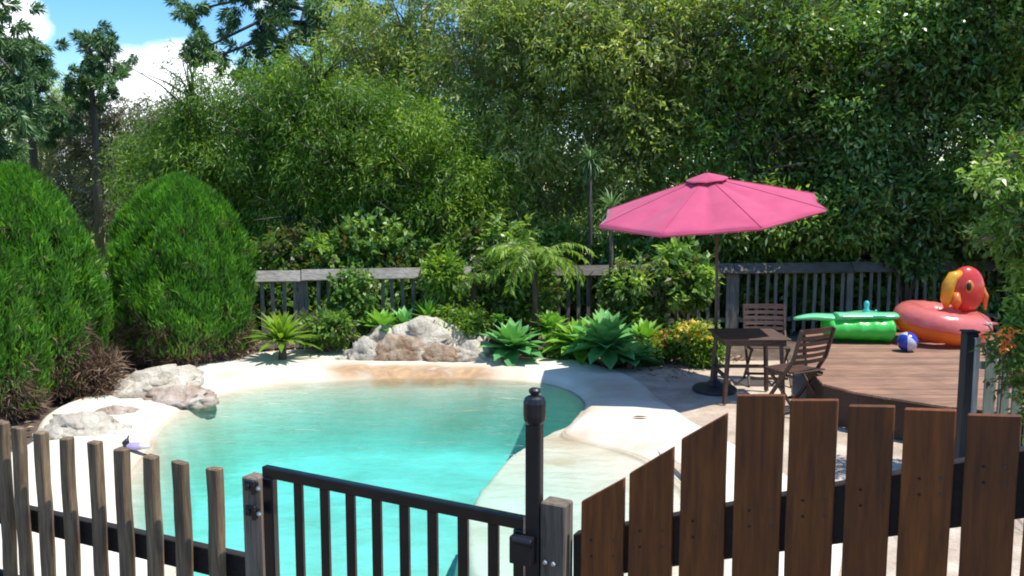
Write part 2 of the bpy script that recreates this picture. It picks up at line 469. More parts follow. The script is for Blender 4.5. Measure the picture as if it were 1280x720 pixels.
# ------------------------------------------------------------------ builders
class MB:
    def __init__(s):
        s.v, s.f = [], []

    def add(s, verts, faces):
        o = len(s.v)
        s.v += [tuple(v) for v in verts]
        s.f += [tuple(i + o for i in f) for f in faces]
        return s

    def box(s, c, size, mat=None):
        hx, hy, hz = size[0] / 2, size[1] / 2, size[2] / 2
        vs = [Vector((x, y, z)) for x in (-hx, hx) for y in (-hy, hy) for z in (-hz, hz)]
        if mat:
            vs = [mat @ v for v in vs]
        c = Vector(c)
        return s.add([v + c for v in vs], [(0, 1, 3, 2), (4, 6, 7, 5), (0, 4, 5, 1), (2, 3, 7, 6), (0, 2, 6, 4), (1, 5, 7, 3)])

    def bar(s, p0, p1, w, h, up=(0, 0, 1)):
        """a rectangular bar from p0 to p1; w across, h along up"""
        p0, p1 = Vector(p0), Vector(p1)
        d = (p1 - p0).normalized()
        u = Vector(up)
        x = d.cross(u)
        if x.length < 1e-4:
            x = d.cross(Vector((1, 0, 0)))
        x.normalize()
        u = x.cross(d).normalized()
        vs = [p + x * a * w / 2 + u * b_ * h / 2 for p in (p0, p1) for a, b_ in ((-1, -1), (1, -1), (1, 1), (-1, 1))]
        return s.add(vs, [(0, 3, 2, 1), (4, 5, 6, 7), (0, 1, 5, 4), (1, 2, 6, 5), (2, 3, 7, 6), (3, 0, 4, 7)])

    def tube(s, pts, radii, n=8, cap=True):
        pts = [Vector(p) for p in pts]
        if isinstance(radii, (int, float)):
            radii = [radii] * len(pts)
        rings = []
        ref = None
        for i, p in enumerate(pts):
            d = (pts[min(i + 1, len(pts) - 1)] - pts[max(i - 1, 0)]).normalized()
            if ref is None:
                ref = d.orthogonal().normalized()
            x = (ref - d * ref.dot(d)).normalized()
            ref = x
            y = d.cross(x)
            rings.append([p + (x * math.cos(2 * math.pi * k / n) + y * math.sin(2 * math.pi * k / n)) * radii[i] for k in range(n)])
        vs = [v for r_ in rings for v in r_]
        fs = [(i * n + k, i * n + (k + 1) % n, (i + 1) * n + (k + 1) % n, (i + 1) * n + k) for i in range(len(pts) - 1) for k in range(n)]
        if cap:
            fs += [tuple(range(n))[::-1], tuple((len(pts) - 1) * n + k for k in range(n))]
        return s.add(vs, fs)

    def lathe(s, prof, n=20, c=(0, 0, 0), mat=None):
        c = Vector(c)
        vs, fs = [], []
        for r_, z in prof:
            for k in range(n):
                a = 2 * math.pi * k / n
                v = Vector((r_ * math.cos(a), r_ * math.sin(a), z))
                vs.append((mat @ v if mat else v) + c)
        for i in range(len(prof) - 1):
            for k in range(n):
                fs.append((i * n + k, i * n + (k + 1) % n, (i + 1) * n + (k + 1) % n, (i + 1) * n + k))
        fs += [tuple(range(n))[::-1], tuple((len(prof) - 1) * n + k for k in range(n))]
        return s.add(vs, fs)

    def prism(s, poly, off):
        """poly: list of 3D points, extruded by vector off"""
        off = Vector(off)
        n = len(poly)
        vs = [Vector(p) for p in poly] + [Vector(p) + off for p in poly]
        fs = [tuple(range(n))[::-1], tuple(range(n, 2 * n))] + [(i, (i + 1) % n, n + (i + 1) % n, n + i) for i in range(n)]
        return s.add(vs, fs)

    def mesh(s, name):
        me = bpy.data.meshes.new(name)
        me.from_pydata(s.v, [], s.f)
        bm = bmesh.new()
        bm.from_mesh(me)
        bmesh.ops.recalc_face_normals(bm, faces=bm.faces)
        bm.to_mesh(me)
        bm.free()
        return me

    def build(s, name, mat, parent=None, smooth=False, bevel=0.0, seg=1, **kw):
        return link(name, s.mesh(name), mat, parent, smooth, bevel, seg, **kw)


def link(name, me, mat, parent=None, smooth=False, bevel=0.0, seg=1, **kw):
    if mat and not me.materials:
        me.materials.append(mat)
    o = bpy.data.objects.new(name, me)
    COL.objects.link(o)
    if parent:
        o.parent = parent
    if smooth:
        me.polygons.foreach_set('use_smooth', [True] * len(me.polygons))
    if bevel:
        b_ = o.modifiers.new('bevel', 'BEVEL')
        b_.width = bevel
        b_.segments = seg
        b_.limit_method = 'ANGLE'
    for k, v in kw.items():
        o[k] = v
    return o


def tag(o, label=None, cat=None, group=None, kind=None):
    if label:
        o['label'] = label
    if cat:
        o['category'] = cat
    if group:
        o['group'] = group
    if kind:
        o['kind'] = kind
    return o


def thing(name, loc, label, cat, group=None, rz=0.0):
    o = bpy.data.objects.new(name, None)
    o.empty_display_size = 0.1
    COL.objects.link(o)
    o.location = loc
    o.rotation_euler = (0, 0, rz)
    return tag(o, label, cat, group)


# --- leaves ------------------------------------------------------------------
def leaves(name, mat, pos, axis, L, W, shade, parent=None, norm=None, fold=0.15, **kw):
    """many real leaf faces (a bent rhombus each) as one mesh"""
    n = len(pos)
    axis = axis / (np.linalg.norm(axis, axis=1, keepdims=True) + 1e-9)
    if norm is None:
        norm = rng.normal(size=(n, 3)) * 0.8 + np.array([0, 0, 0.8])
    side = np.cross(axis, norm)
    side /= (np.linalg.norm(side, axis=1, keepdims=True) + 1e-9)
    up = np.cross(side, axis)
    L = np.broadcast_to(np.asarray(L, dtype=float), (n,))[:, None]
    W = np.broadcast_to(np.asarray(W, dtype=float), (n,))[:, None]
    mid = pos + axis * L * 0.45 + up * L * 0.06
    tip = pos + axis * L - up * L * fold
    v = np.stack([pos, mid + side * W / 2, tip, mid - side * W / 2], axis=1).reshape(-1, 3)
    me = bpy.data.meshes.new(name)
    me.vertices.add(4 * n)
    me.vertices.foreach_set('co', v.astype(np.float32).ravel())
    me.loops.add(4 * n)
    me.loops.foreach_set('vertex_index', np.arange(4 * n, dtype=np.int32))
    me.polygons.add(n)
    me.polygons.foreach_set('loop_start', np.arange(0, 4 * n, 4, dtype=np.int32))
    me.polygons.foreach_set('loop_total', np.full(n, 4, dtype=np.int32))
    me.update(calc_edges=True)
    at_ = me.attributes.new('shade', 'FLOAT', 'FACE')
    at_.data.foreach_set('value', np.clip(shade, 0, 1).astype(np.float32))
    return link(name, me, mat, parent, **kw)


def unit(n):
    v = rng.normal(size=(n, 3))
    return v / np.linalg.norm(v, axis=1, keepdims=True)


def crown_points(blobs, n_cl, per, twig=0.25, droop=0.25, spread=0.06, shell=0.55, cull=0.35, lump=0.22, sub=None, subn=19, fill=0.13):
    """leaf clusters on small boughs (sub-blobs) that sit in the outer part of big lumpy ellipsoids, gaps between them"""
    bl = np.array(blobs, dtype=float)
    area = bl[:, 3] * bl[:, 5] + bl[:, 4] * bl[:, 5]
    size = sub or 0.37 * float(np.mean(bl[:, 3]))
    nb = int(subn * len(bl))
    bi = rng.choice(len(bl), size=nb, p=area / area.sum())
    bo = unit(nb)
    bo[:, 1] = np.where(rng.random(nb) < 0.6, -abs(bo[:, 1]), bo[:, 1])
    br = 0.50 + 0.52 * rng.random((nb, 1)) ** 0.6
    bc = bl[bi, 0:3] + bo * bl[bi, 3:6] * br
    bs = size * (0.6 + 0.8 * rng.random(nb))
    bshade = rng.random(nb)
    w = bs ** 2
    idx = rng.choice(nb, size=n_cl, p=w / w.sum())
    o = unit(n_cl)
    keep = (o[:, 1] < 0.3) | (rng.random(n_cl) < cull)
    idx, o = idx[keep], o[keep]
    k = len(o)
    r_ = 0.45 + 0.6 * rng.random((k, 1))
    c = bc[idx] + o * bs[idx][:, None] * r_ * np.array([1.15, 1.15, 0.75])
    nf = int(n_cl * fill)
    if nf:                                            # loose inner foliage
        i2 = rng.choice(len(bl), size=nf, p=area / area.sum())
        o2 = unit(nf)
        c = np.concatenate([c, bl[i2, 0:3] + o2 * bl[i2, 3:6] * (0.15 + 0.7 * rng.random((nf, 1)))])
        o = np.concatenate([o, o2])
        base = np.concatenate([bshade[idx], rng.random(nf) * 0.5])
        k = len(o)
    else:
        base = bshade[idx]
    tw = o * 0.7 + unit(k) * 0.6 + np.array([0, 0, -droop])
    tw /= np.linalg.norm(tw, axis=1, keepdims=True)
    t = rng.random((k, per, 1))
    pos = c[:, None, :] + tw[:, None, :] * t * twig + rng.normal(size=(k, per, 3)) * spread
    ax = tw[:, None, :] * 0.7 + rng.normal(size=(k, per, 3)) * 0.55 + np.array([0, 0, -droop * 0.6])
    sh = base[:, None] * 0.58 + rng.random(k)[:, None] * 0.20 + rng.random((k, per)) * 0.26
    return pos.reshape(-1, 3), ax.reshape(-1, 3), sh.ravel()


def limbs(mb, base, targets, r0, top=None, n=7):
    """trunk from base up, with tapering limbs bending to the targets"""
    base = Vector(base)
    top = Vector(top) if top else base + Vector((0, 0, 3))
    path = [base.lerp(top, t / 6) + Vector((random.uniform(-1, 1), random.uniform(-1, 1), 0)) * r0 * (0.9 if 0 < t < 6 else 0) for t in range(7)]
    mb.tube(path, [r0 * (1.25 if t == 0 else 1) * (1 - 0.62 * t / 6) for t in range(7)], n)
    for tg in targets:
        tg = Vector(tg)
        k = random.choice((2, 3, 4, 5))
        s0 = path[k]
        mid = s0.lerp(tg, 0.5) + Vector((random.uniform(-.3, .3), random.uniform(-.3, .3), random.uniform(-0.1, .5)))
        pts = [s0, s0.lerp(mid, 0.5) + Vector((0, 0, .08)), mid, mid.lerp(tg, 0.55) + Vector((random.uniform(-.12, .12), 0, .06)), tg]
        rr = r0 * 0.42
        mb.tube(pts, [rr, rr * .8, rr * .6, rr * .38, rr * .15], 5)
        for _ in range(9):
            q = mid.lerp(tg, random.uniform(0, 0.8))
            e = q + Vector((random.uniform(-.8, .8), random.uniform(-1.3, .1), random.uniform(-.2, .9)))
            mb.tube([q, q.lerp(e, .5) + Vector((random.uniform(-.1, .1), 0, .08)), e], [rr * .3, rr * .22, rr * .10], 4)


def tree(name, base, blobs, n_cl, per, L, W, leaf, bark, label, cat='tree', group=None, r0=0.14, trunk_top=None, **kw):
    """blobs in world coordinates (x,y,z,rx,ry,rz); base on the ground"""
    base = Vector(base)
    t = thing(name, base, label, cat, group)
    over = lambda z: min(1.3, max(-0.7, (z - 2.6) * 0.36)) if n_cl > 1600 and base.y < 19 else 0.0     # crowns overhang their skirts
    lb = [(b_[0] - base.x, b_[1] - over(b_[2]) - base.y, b_[2] - base.z, *b_[3:]) for b_ in blobs]
    mb = MB()
    hi = max(b_[2] for b_ in lb)
    cx = sum(b_[0] for b_ in lb) / len(lb)
    top = trunk_top or (cx * 0.7, 0, hi * 0.85)
    limbs(mb, (0, 0, -0.1), [(b_[0] + random.uniform(-.2, .2) * b_[3], b_[1] - random.uniform(0.3, 0.95) * b_[4], b_[2] + random.uniform(-.3, .4) * b_[5]) for b_ in lb], r0, top)
    mb.build('trunk', M[bark], t, smooth=True)
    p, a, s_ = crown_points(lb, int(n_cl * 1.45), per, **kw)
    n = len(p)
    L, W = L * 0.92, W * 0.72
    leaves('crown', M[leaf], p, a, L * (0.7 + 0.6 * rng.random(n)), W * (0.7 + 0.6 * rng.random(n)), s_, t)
    return t


# ------------------------------------------------------------------ pool and ground
def catmull(pts, per):
    n = len(pts)
    res = []
    for i in range(n):
        p0, p1, p2, p3 = (np.array(pts[(i + k - 1) % n]) for k in range(4))
        for j in range(per):
            t = j / per
            res.append(0.5 * ((2 * p1) + (-p0 + p2) * t + (2 * p0 - 5 * p1 + 4 * p2 - p3) * t * t + (-p0 + 3 * p1 - 3 * p2 + p3) * t ** 3))
    return np.array(res)


CX, CY = -0.7, 7.7
NA = 240


def polar(px_pts, extra=(), z=0.0):
    w = [tuple(G(x, y, z)[:2]) for x, y in px_pts] + list(extra)
    c_ = catmull(w, 14)
    ang = np.arctan2(c_[:, 1] - CY, c_[:, 0] - CX)
    rad = np.hypot(c_[:, 1] - CY, c_[:, 0] - CX)
    o_ = np.argsort(ang)
    th = np.linspace(-math.pi, math.pi, NA, endpoint=False)
    return th, np.interp(th, ang[o_], rad[o_], period=2 * math.pi)


WATER_Z = -0.06
pool_px = [(190, 562), (200, 538), (232, 513), (288, 491), (350, 481), (420, 476), (520, 473), (610, 474), (675, 479), (712, 490), (729, 506), (716, 526),
           (703, 543), (745, 555), (800, 572), (845, 605), (870, 650), (870, 710)]
pool_extra = [(0.9, 4.75), (-0.2, 4.45), (-1.3, 4.65), (-1.95, 5.1), (-2.35, 5.75), (-2.85, 6.3), (-3.15, 6.9), (-3.3, 7.55)]
TH, RP = polar(pool_px, pool_extra, WATER_Z)
cop_px = [(20, 560), (55, 515), (130, 487), (190, 462), (260, 450), (340, 438), (430, 434), (520, 434), (620, 446), (700, 447), (757, 458), (800, 474), (835, 500), (905, 545), (985, 590), (1060, 660)]
cop_extra = [(1.75, 4.6), (1.3, 3.55), (0.2, 3.45), (-1.0, 3.75), (-2.2, 4.3), (-3.4, 4.7), (-4.6, 5.3), (-5.1, 6.8)]
_, RC = polar(cop_px, cop_extra, 0.0)
RC = np.maximum(RC, RP + 0.35)

# the submerged step of the shallow beach, from the right bank down to the near wall
shelf = np.array([tuple(G(x, y, -0.25)[:2]) for x, y in [(735, 545), (690, 556), (640, 580), (600, 606), (583, 640), (584, 690), (600, 760)]] + [(-0.15, 4.0)])


def seg_dist(P_, poly):
    best = np.full(len(P_), 1e9)
    sgn = np.ones(len(P_))
    for a_, b_ in zip(poly[:-1], poly[1:]):
        ab = b_ - a_
        t = np.clip(((P_ - a_) @ ab) / (ab @ ab), 0, 1)
        q = a_ + t[:, None] * ab
        dd = np.linalg.norm(P_ - q, axis=1)
        cr = ab[0] * (P_[:, 1] - a_[1]) - ab[1] * (P_[:, 0] - a_[0])
        upd = dd < best
        best = np.where(upd, dd, best)
        sgn = np.where(upd, np.sign(cr), sgn)
    return best * sgn          # positive on the left of the curve as walked (east side: the beach)


def sstep(x, a, b_):
    t = np.clip((x - a) / (b_ - a), 0, 1)
    return t * t * (3 - 2 * t)


def ring_mesh(name, fr_list, zfun, mat, stains=False, **kw):
    """rings between radii given as arrays (NA,), heights from zfun(ring, x, y)"""
    vs, sts = [], []
    for k, rr in enumerate(fr_list):
        x = CX + rr * np.cos(TH)
        y = CY + rr * np.sin(TH)
        z = zfun(k, x, y, rr)
        vs.append(np.stack([x, y, z], 1))
    V = np.concatenate(vs)
    fs = [(k * NA + i, k * NA + (i + 1) % NA, (k + 1) * NA + (i + 1) % NA, (k + 1) * NA + i) for k in range(len(fr_list) - 1) for i in range(NA)]
    me = bpy.data.meshes.new(name)
    me.from_pydata(V.tolist(), [], fs)
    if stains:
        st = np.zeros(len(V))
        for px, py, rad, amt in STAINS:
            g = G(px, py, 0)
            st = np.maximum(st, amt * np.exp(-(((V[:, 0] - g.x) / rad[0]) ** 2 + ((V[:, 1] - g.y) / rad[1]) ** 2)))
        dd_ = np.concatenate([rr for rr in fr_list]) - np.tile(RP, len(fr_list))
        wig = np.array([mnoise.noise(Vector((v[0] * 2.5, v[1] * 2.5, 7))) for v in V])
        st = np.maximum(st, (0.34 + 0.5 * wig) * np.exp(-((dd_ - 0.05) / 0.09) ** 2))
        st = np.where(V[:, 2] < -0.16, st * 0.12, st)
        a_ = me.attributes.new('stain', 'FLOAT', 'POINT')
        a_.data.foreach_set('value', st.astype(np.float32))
    me.update()
    return link(name, me, mat, smooth=True, **kw)


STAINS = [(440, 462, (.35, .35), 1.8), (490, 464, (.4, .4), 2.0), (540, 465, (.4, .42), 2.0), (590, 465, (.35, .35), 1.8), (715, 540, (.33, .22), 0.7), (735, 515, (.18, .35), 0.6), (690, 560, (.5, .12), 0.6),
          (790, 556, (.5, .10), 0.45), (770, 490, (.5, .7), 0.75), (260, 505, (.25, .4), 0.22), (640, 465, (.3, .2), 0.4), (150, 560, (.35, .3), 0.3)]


def basin_z(k, x, y, rr):
    d = RP - rr                                    # distance inside the edge
    dp = sstep(d, 0.0, 0.42)
    dp = 0.03 * sstep(d, 0, 0.05) + 0.85 * dp
    s_ = seg_dist(np.stack([x, y], 1), shelf)
    beach = sstep(s_, -0.16, 0.02)
    shallow = 0.02 + 0.20 * sstep(d, 0.0, 1.6)
    dp = np.minimum(dp, dp * (1 - beach) + np.minimum(dp, shallow) * beach)
    return -0.07 - dp


basin_r = [RP * f for f in np.concatenate([np.linspace(1.0, 0.75, 22), np.linspace(0.72, 0.002, 40)])]
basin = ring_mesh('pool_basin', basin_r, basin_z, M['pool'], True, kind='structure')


def coping_z(k, x, y, rr):
    t = (rr - RP) / (RC - RP)
    d = rr - RP
    z = -0.07 + 0.085 * sstep(d, 0.0, 0.32)
    nz = np.array([mnoise.noise(Vector((a_ * 1.4, b_ * 1.4, 0))) for a_, b_ in zip(x, y)])
    z = z + 0.02 * nz * sstep(t, 0.1, 0.5)
    z = z - 0.09 * sstep(t, 0.93, 1.0)
    return z


cop_r = [RP + (RC - RP) * f for f in (0, .04, .08, .13, .19, .26, .34, .43, .53, .64, .75, .85, .92, .96, .985, 1.0)]
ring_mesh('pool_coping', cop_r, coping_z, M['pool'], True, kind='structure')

# water body: closed, its level under the lip
me = bpy.data.meshes.new('pool_water')
rw = RP + 0.05
top_v = [(CX + r_ * math.cos(t), CY + r_ * math.sin(t), WATER_Z) for r_, t in zip(rw, TH)]
bot_v = [(x, y, -1.7) for x, y, _ in top_v]
me.from_pydata(top_v + bot_v, [], [tuple(range(NA)), tuple(range(2 * NA - 1, NA - 1, -1))] + [(i, NA + i, NA + (i + 1) % NA, (i + 1) % NA) for i in range(NA)])
link('pool_water', me, M['water'], kind='structure')

# ground from under the coping to beyond the horizon
g_r = [RP + (RC - RP) * 0.6, RC + 0.0, RC + 0.6, RC + 2, np.full(NA, 9.5), np.full(NA, 14.0), np.full(NA, 24.0), np.full(NA, 60.0), np.full(NA, 200.0), np.full(NA, 900.0)]


def ground_z(k, x, y, rr):
    nz = np.array([mnoise.noise(Vector((a_ * 0.8, b_ * 0.8, 3))) for a_, b_ in zip(x, y)])
    return np.full(len(x), -0.05) + (0.02 * nz if k < 6 else 0)


ring_mesh('ground', g_r, ground_z, M['ground'], kind='structure')

# patio paving right of the coping
pat = [(2.2, 3.2), (7.5, 3.2), (7.5, 9.0), (3.9, 12.2), (2.2, 12.15), (1.35, 11.6), (1.0, 10.5), (1.2, 9.0), (1.6, 6.0)]
me = bpy.data.meshes.new('patio')
me.from_pydata([(x, y, -0.012) for x, y in pat] + [(x, y, -0.08) for x, y in pat], [], [tuple(range(9))] + [(i, 9 + i, 9 + (i + 1) % 9, (i + 1) % 9) for i in range(9)])
bm = bmesh.new()
bm.from_mesh(me)
bmesh.ops.recalc_face_normals(bm, faces=bm.faces)
bm.to_mesh(me)
bm.free()
link('patio', me, M['patio'], kind='structure')


# ------------------------------------------------------------------ foreground fence line
P0 = Vector((G(20, 533, 1.2).x, G(20, 533, 1.2).y, 0))
A0 = Vector((-2.40, 4.34, 0))
A1 = Vector((0.045, 3.03, 0))
LD = (A1 - A0).normalized()                   # along the fence, to the right
LN = Vector((LD.y, -LD.x, 0))                 # towards the camera side
if LN.y > 0:
    LN = -LN


def on_line(px, py, off=0.0):
    """where the ray through a pixel meets the upright fence plane"""
    d = ray(px, py)
    o = A1 + LN * off
    t = (o.x * LN.x + o.y * LN.y) / (d.x * LN.x + d.y * LN.y)
    return Vector((d.x * t, d.y * t, CAM_H + d.z * t))


LR = Matrix.Rotation(math.atan2(LD.y, LD.x), 4, 'Z')

fence = thing('picket_fence', A0, 'weathered grey picket fence with dark rail left of the black gate', 'fence')
inv = Vector(A0)
tops = [(-58, 512), (-27, 519), (2, 526), (22.5, 534), (51, 539), (83, 547), (119, 552), (152, 561), (189, 569), (226, 577), (268, 585)]
for px, py in tops:
    t = on_line(px, py)
    mb = MB()
    w, th_ = 0.072 * random.uniform(0.92, 1.08), 0.045
    segs = 9
    vs, fs = [], []
    jx = random.uniform(-.004, .004)
    for i in range(segs + 1):
        z = 0.03 + (t.z - 0.03) * i / segs
        q = t.copy()
        q.z = 0
        lean = LD * (-0.010 * (t.z - z) / 1.0 * random.uniform(0.5, 1))
        wob = LD * (math.sin(i * 1.3 + px) * 0.0035 + random.uniform(-.002, .002))
        c0 = q - Vector((A0.x, A0.y, 0)) + wob + lean
        ww = w * (1 + random.uniform(-.05, .05))
        for a_, b_ in ((-1, -1), (1, -1), (1, 1), (-1, 1)):
            zz = z + (random.uniform(-.006, .006) if i == segs else 0)
            v = c0 + LD * a_ * ww / 2 + LN * b_ * th_ / 2
            vs.append((v.x, v.y, zz))
    for i in range(segs):
        for k in range(4):
            fs.append((i * 4 + k, i * 4 + (k + 1) % 4, i * 4 + 4 + (k + 1) % 4, i * 4 + 4 + k))
    fs += [(3, 2, 1, 0), tuple(segs * 4 + k for k in range(4))]
    mb.add(vs, fs)
    mb.build('picket', M['picket'], fence, bevel=0.006)
off = -0.05
ra, rb = on_line(-90, 608, off), on_line(311, 697, off)
ra2, rb2 = on_line(-90, 633, off), on_line(311, 732, off)
mb = MB()
mb.prism([ra - inv, rb - inv, rb2 - inv, ra2 - inv], -LN * 0.045)
mb.build('rail', M['rail_dark'], fence, bevel=0.004)
mb = MB()
lo = lambda p, z: Vector((p.x, p.y, z)) - inv
mb.prism([lo(ra, .30), lo(rb, .30), lo(rb, .20), lo(ra, .20)], -LN * 0.045)
mb.build('rail', M['rail_dark'], fence, bevel=0.004)

# hinge post
hp = on_line(318, 594, -0.02)
post = thing('gate_post', (hp.x, hp.y, 0), 'short grey timber post carrying the black hinges of the pool gate', 'post', rz=math.atan2(LD.y, LD.x))
MB().box((0, 0, (hp.z - 0.1) / 2 + 0.0), (0.078, 0.078, hp.z + 0.1)).build('shaft', M['post_grey'], post, bevel=0.006)

# the gate
gl_, gr_ = on_line(331, 600), on_line(656, 652)
gate = thing('pool_gate', (gl_.x, gl_.y, 0), 'black metal pool gate with vertical bars between two timber posts', 'gate', rz=math.atan2(LD.y, LD.x))
glen = (Vector((gr_.x, gr_.y, 0)) - Vector((gl_.x, gl_.y, 0))).length
gt = 1.235
mb = MB()
mb.box((glen / 2, 0, gt - 0.024), (glen, 0.034, 0.048))
mb.build('top_rail', M['black_metal'], gate, bevel=0.005, seg=2)
MB().box((glen / 2, 0, 0.10), (glen, 0.034, 0.048)).build('bottom_rail', M['black_metal'], gate, bevel=0.005, seg=2)
MB().box((0.028, 0, gt / 2 + 0.012), (0.056, 0.0345, gt - 0.12)).build('stile', M['black_metal'], gate, bevel=0.005, seg=2)
MB().box((glen - 0.02, 0, gt / 2 + 0.012), (0.04, 0.0345, gt - 0.12)).build('stile', M['black_metal'], gate, bevel=0.005, seg=2)
bar_me = None
for px in (374.6, 407, 439, 471.5, 506, 541, 579, 617):
    p = on_line(px, 660)
    s_ = (Vector((p.x, p.y, 0)) - Vector((gl_.x, gl_.y, 0))).length
    if bar_me is None:
        mb = MB()
        mb.box((0, 0, (gt - 0.048 + 0.124) / 2), (0.044, 0.018, gt - 0.172 - 0.001))
        bar_me = mb.mesh('bar')
    o = link('bar', bar_me, M['black_metal'], gate, bevel=0.003)
    o.location = (s_, 0, 0)
for z in (1.155, 1.045):
    h = MB()
    h.box((-0.025, -0.052, z), (0.07, 0.014, 0.045))
    h.tube([(-0.006, -0.062, z - 0.03), (-0.006, -0.062, z + 0.03)], 0.011, 10)
    ho = h.build('hinge', M['black_plastic'], gate, bevel=0.002)
    for dx in (0.022, -0.035):
        MB().lathe([(0.011, 0), (0.011, .006), (0.006, .010)], 8, (dx, -0.060, z), Matrix.Rotation(R(90), 4, 'X')).build('bolt', M['bolt'] if dx > 0 else M['black_plastic'], ho)

# latch post: tall black rod with its pull knob, fixed to the timber post
lp = on_line(668, 600, 0.01)
latch = thing('gate_latch', (lp.x, lp.y, 0), 'tall black magnetic latch with pull knob at the right end of the gate', 'gate latch', rz=math.atan2(LD.y, LD.x))
tz = on_line(668, 488, 0.01).z
prof = MB().box((0, 0, (tz - 0.115 + 0.9) / 2), (0.058, 0.04, tz - 0.115 - 0.9))
prof.build('body', M['black_plastic'], latch, bevel=0.008, seg=2)
MB().lathe([(0.030, 0), (0.038, 0.012), (0.040, 0.03), (0.040, 0.075), (0.034, 0.092), (0.024, 0.098)], 14, (0, 0, tz - 0.118)).build('collar', M['black_plastic'], latch, smooth=False)
MB().lathe([(0.018, 0), (0.014, 0.008), (0.020, 0.014), (0.021, 0.024), (0.015, 0.030)], 14, (0, 0, tz - 0.022)).build('pull_knob', M['black_plastic'], latch)
hs = MB()
hs.box((-0.03, -0.03, 1.13), (0.085, 0.05, 0.10))
hs.tube([(-0.055, -0.055, 1.17), (0.02, -0.055, 1.17)], 0.014, 10)
hs.build('housing', M['black_plastic'], latch, bevel=0.006, seg=2)

# timber strike post with bolts
sp = on_line(696, 626, -0.01)
post = thing('gate_post', (sp.x, sp.y, 0), 'grey timber post with two silver bolts right of the black gate', 'post', rz=math.atan2(LD.y, LD.x))
MB().box((0, 0, (sp.z - 0.1) / 2), (0.095, 0.075, sp.z + 0.1)).build('shaft', M['post_grey'], post, bevel=0.005)
for dx in (-0.026, 0.006):
    MB().lathe([(0.010, 0), (0.010, .005), (0.006, .009)], 8, (dx, -0.0375, sp.z - 0.215), Matrix.Rotation(R(90), 4, 'X')).build('bolt', M['bolt'], post)

# high board fence on the right, its first boards cut on a slant
bf0 = on_line(728, 620)
bf = thing('board_fence', (bf0.x, bf0.y, 0), 'brown stained board fence stepping up to the right of the gate', 'fence')
binv = Vector((bf0.x, bf0.y, 0))
boards = [(728, 778, 627, 598), (788, 840, 592, 559), (853, 907, 549, 517), (922, 979, 494, 494), (989, 1046, 500, 500), (1062, 1117, 507, 508), (1132, 1194, 511, 513), (1211, 1276, 518, 520), (1290, 1356, 526, 528), (1372, 1440, 534, 537)]
for xl, xr, yl, yr in boards:
    xl, xr = xl - 1.5, xr + 1.5
    a_, b_ = on_line(xl, yl), on_line(xr, yr)
    bot_z = 0.06 + random.uniform(-.02, .02)
    wdt = (Vector((b_.x - a_.x, b_.y - a_.y, 0))).length
    n = 8
    # outline with slightly uneven long edges, closed top cut on the slant
    left = [a_ + (Vector((a_.x, a_.y, bot_z)) - a_) * (i / n) + LD * random.uniform(-.0015, .0015) * (i > 0) for i in range(n + 1)]
    right = [b_ + (Vector((b_.x, b_.y, bot_z)) - b_) * (i / n) + LD * random.uniform(-.0015, .0015) * (i > 0) for i in range(n + 1)]
    poly = [p - binv for p in left] + [p - binv for p in reversed(right)]
    bo_ = MB().prism(poly, -LN * 0.022).build('board', M['board'], bf, bevel=0.003)
    xm_ = (xl + xr) / 2
    for dx_ in (-14, 13):
        for dy_ in (14, 34):
            q = on_line(xm_ + dx_, np.interp(xm_, [716, 1450], [668, 530]) + dy_, 0.0) - binv
            MB().tube([q + LN * 0.0005, q + LN * 0.003], 0.0042, 8).build('nail', M['rail_dark'] if dx_ < 0 else M['bolt_dull'], bo_)
off = -0.026
rt = [(716, 668), (783, 655), (844, 644), (911, 633), (980, 622), (1051, 609), (1120, 596), (1200, 581), (1300, 562), (1450, 530)]
rbm = [(716, 726), (783, 714), (844, 706), (911, 698), (980, 689), (1051, 677), (1120, 668), (1200, 660), (1300, 648), (1450, 625)]
mb = MB()
mb.prism([on_line(x, y, off) - binv for x, y in (rt[0], rt[-1])] + [on_line(x, y, off) - binv for x, y in (rbm[-1], rbm[0])], -LN * 0.045)
mb.build('rail', M['board_rail'], bf, bevel=0.004)
mb = MB()
q0, q1 = on_line(716, 720, off), on_line(1450, 720, off)
mb.prism([Vector((q0.x, q0.y, .45)) - binv, Vector((q1.x, q1.y, .75)) - binv, Vector((q1.x, q1.y, .62)) - binv, Vector((q0.x, q0.y, .32)) - binv], -LN * 0.045)
mb.build('rail', M['board_rail'], bf, bevel=0.004)

# ------------------------------------------------------------------ timber deck on the right
DH = 0.40
deck = thing('timber_deck', (3.2, 8.0, 0), 'raised reddish brown timber deck with horizontal boards under the inflatables', 'deck')
LEFT = [(7.35, 5.2), (7.94, 4.0), (8.5, 3.4), (8.9, 3.2), (9.8, 3.34), (12.15, 4.1)]


def left_x(y):
    return float(np.interp(y, [p[0] for p in LEFT], [p[1] for p in LEFT]))


y = 7.45
bw = 0.108
k = 0
while y < 12.1:
    x0, x0b = left_x(y) + random.uniform(-.01, .01), left_x(y + bw)
    x1 = 7.4
    zt = DH + random.uniform(-.0015, .0015)
    poly = [Vector((x0 - 3.2, y - 8.0, zt)), Vector((x1 - 3.2, y - 8.0, zt)), Vector((x1 - 3.2, y + bw - 8.0, zt)), Vector((x0b - 3.2, y + bw - 8.0, zt))]
    MB().prism(poly, (0, 0, -0.024)).build('deck_board', M['decking'], deck, bevel=0.003)
    y += bw + 0.012
for (ya, xa), (yb, xb) in zip(LEFT[:-1], LEFT[1:]):
    p0, p1 = Vector((xa + 0.03 - 3.2, ya + 0.02 - 8, 0.19)), Vector((xb + 0.03 - 3.2, yb + 0.02 - 8, 0.19))
    MB().bar(p0, p1, 0.03, 0.37).build('fascia_board', M['fascia'], deck, bevel=0.003)
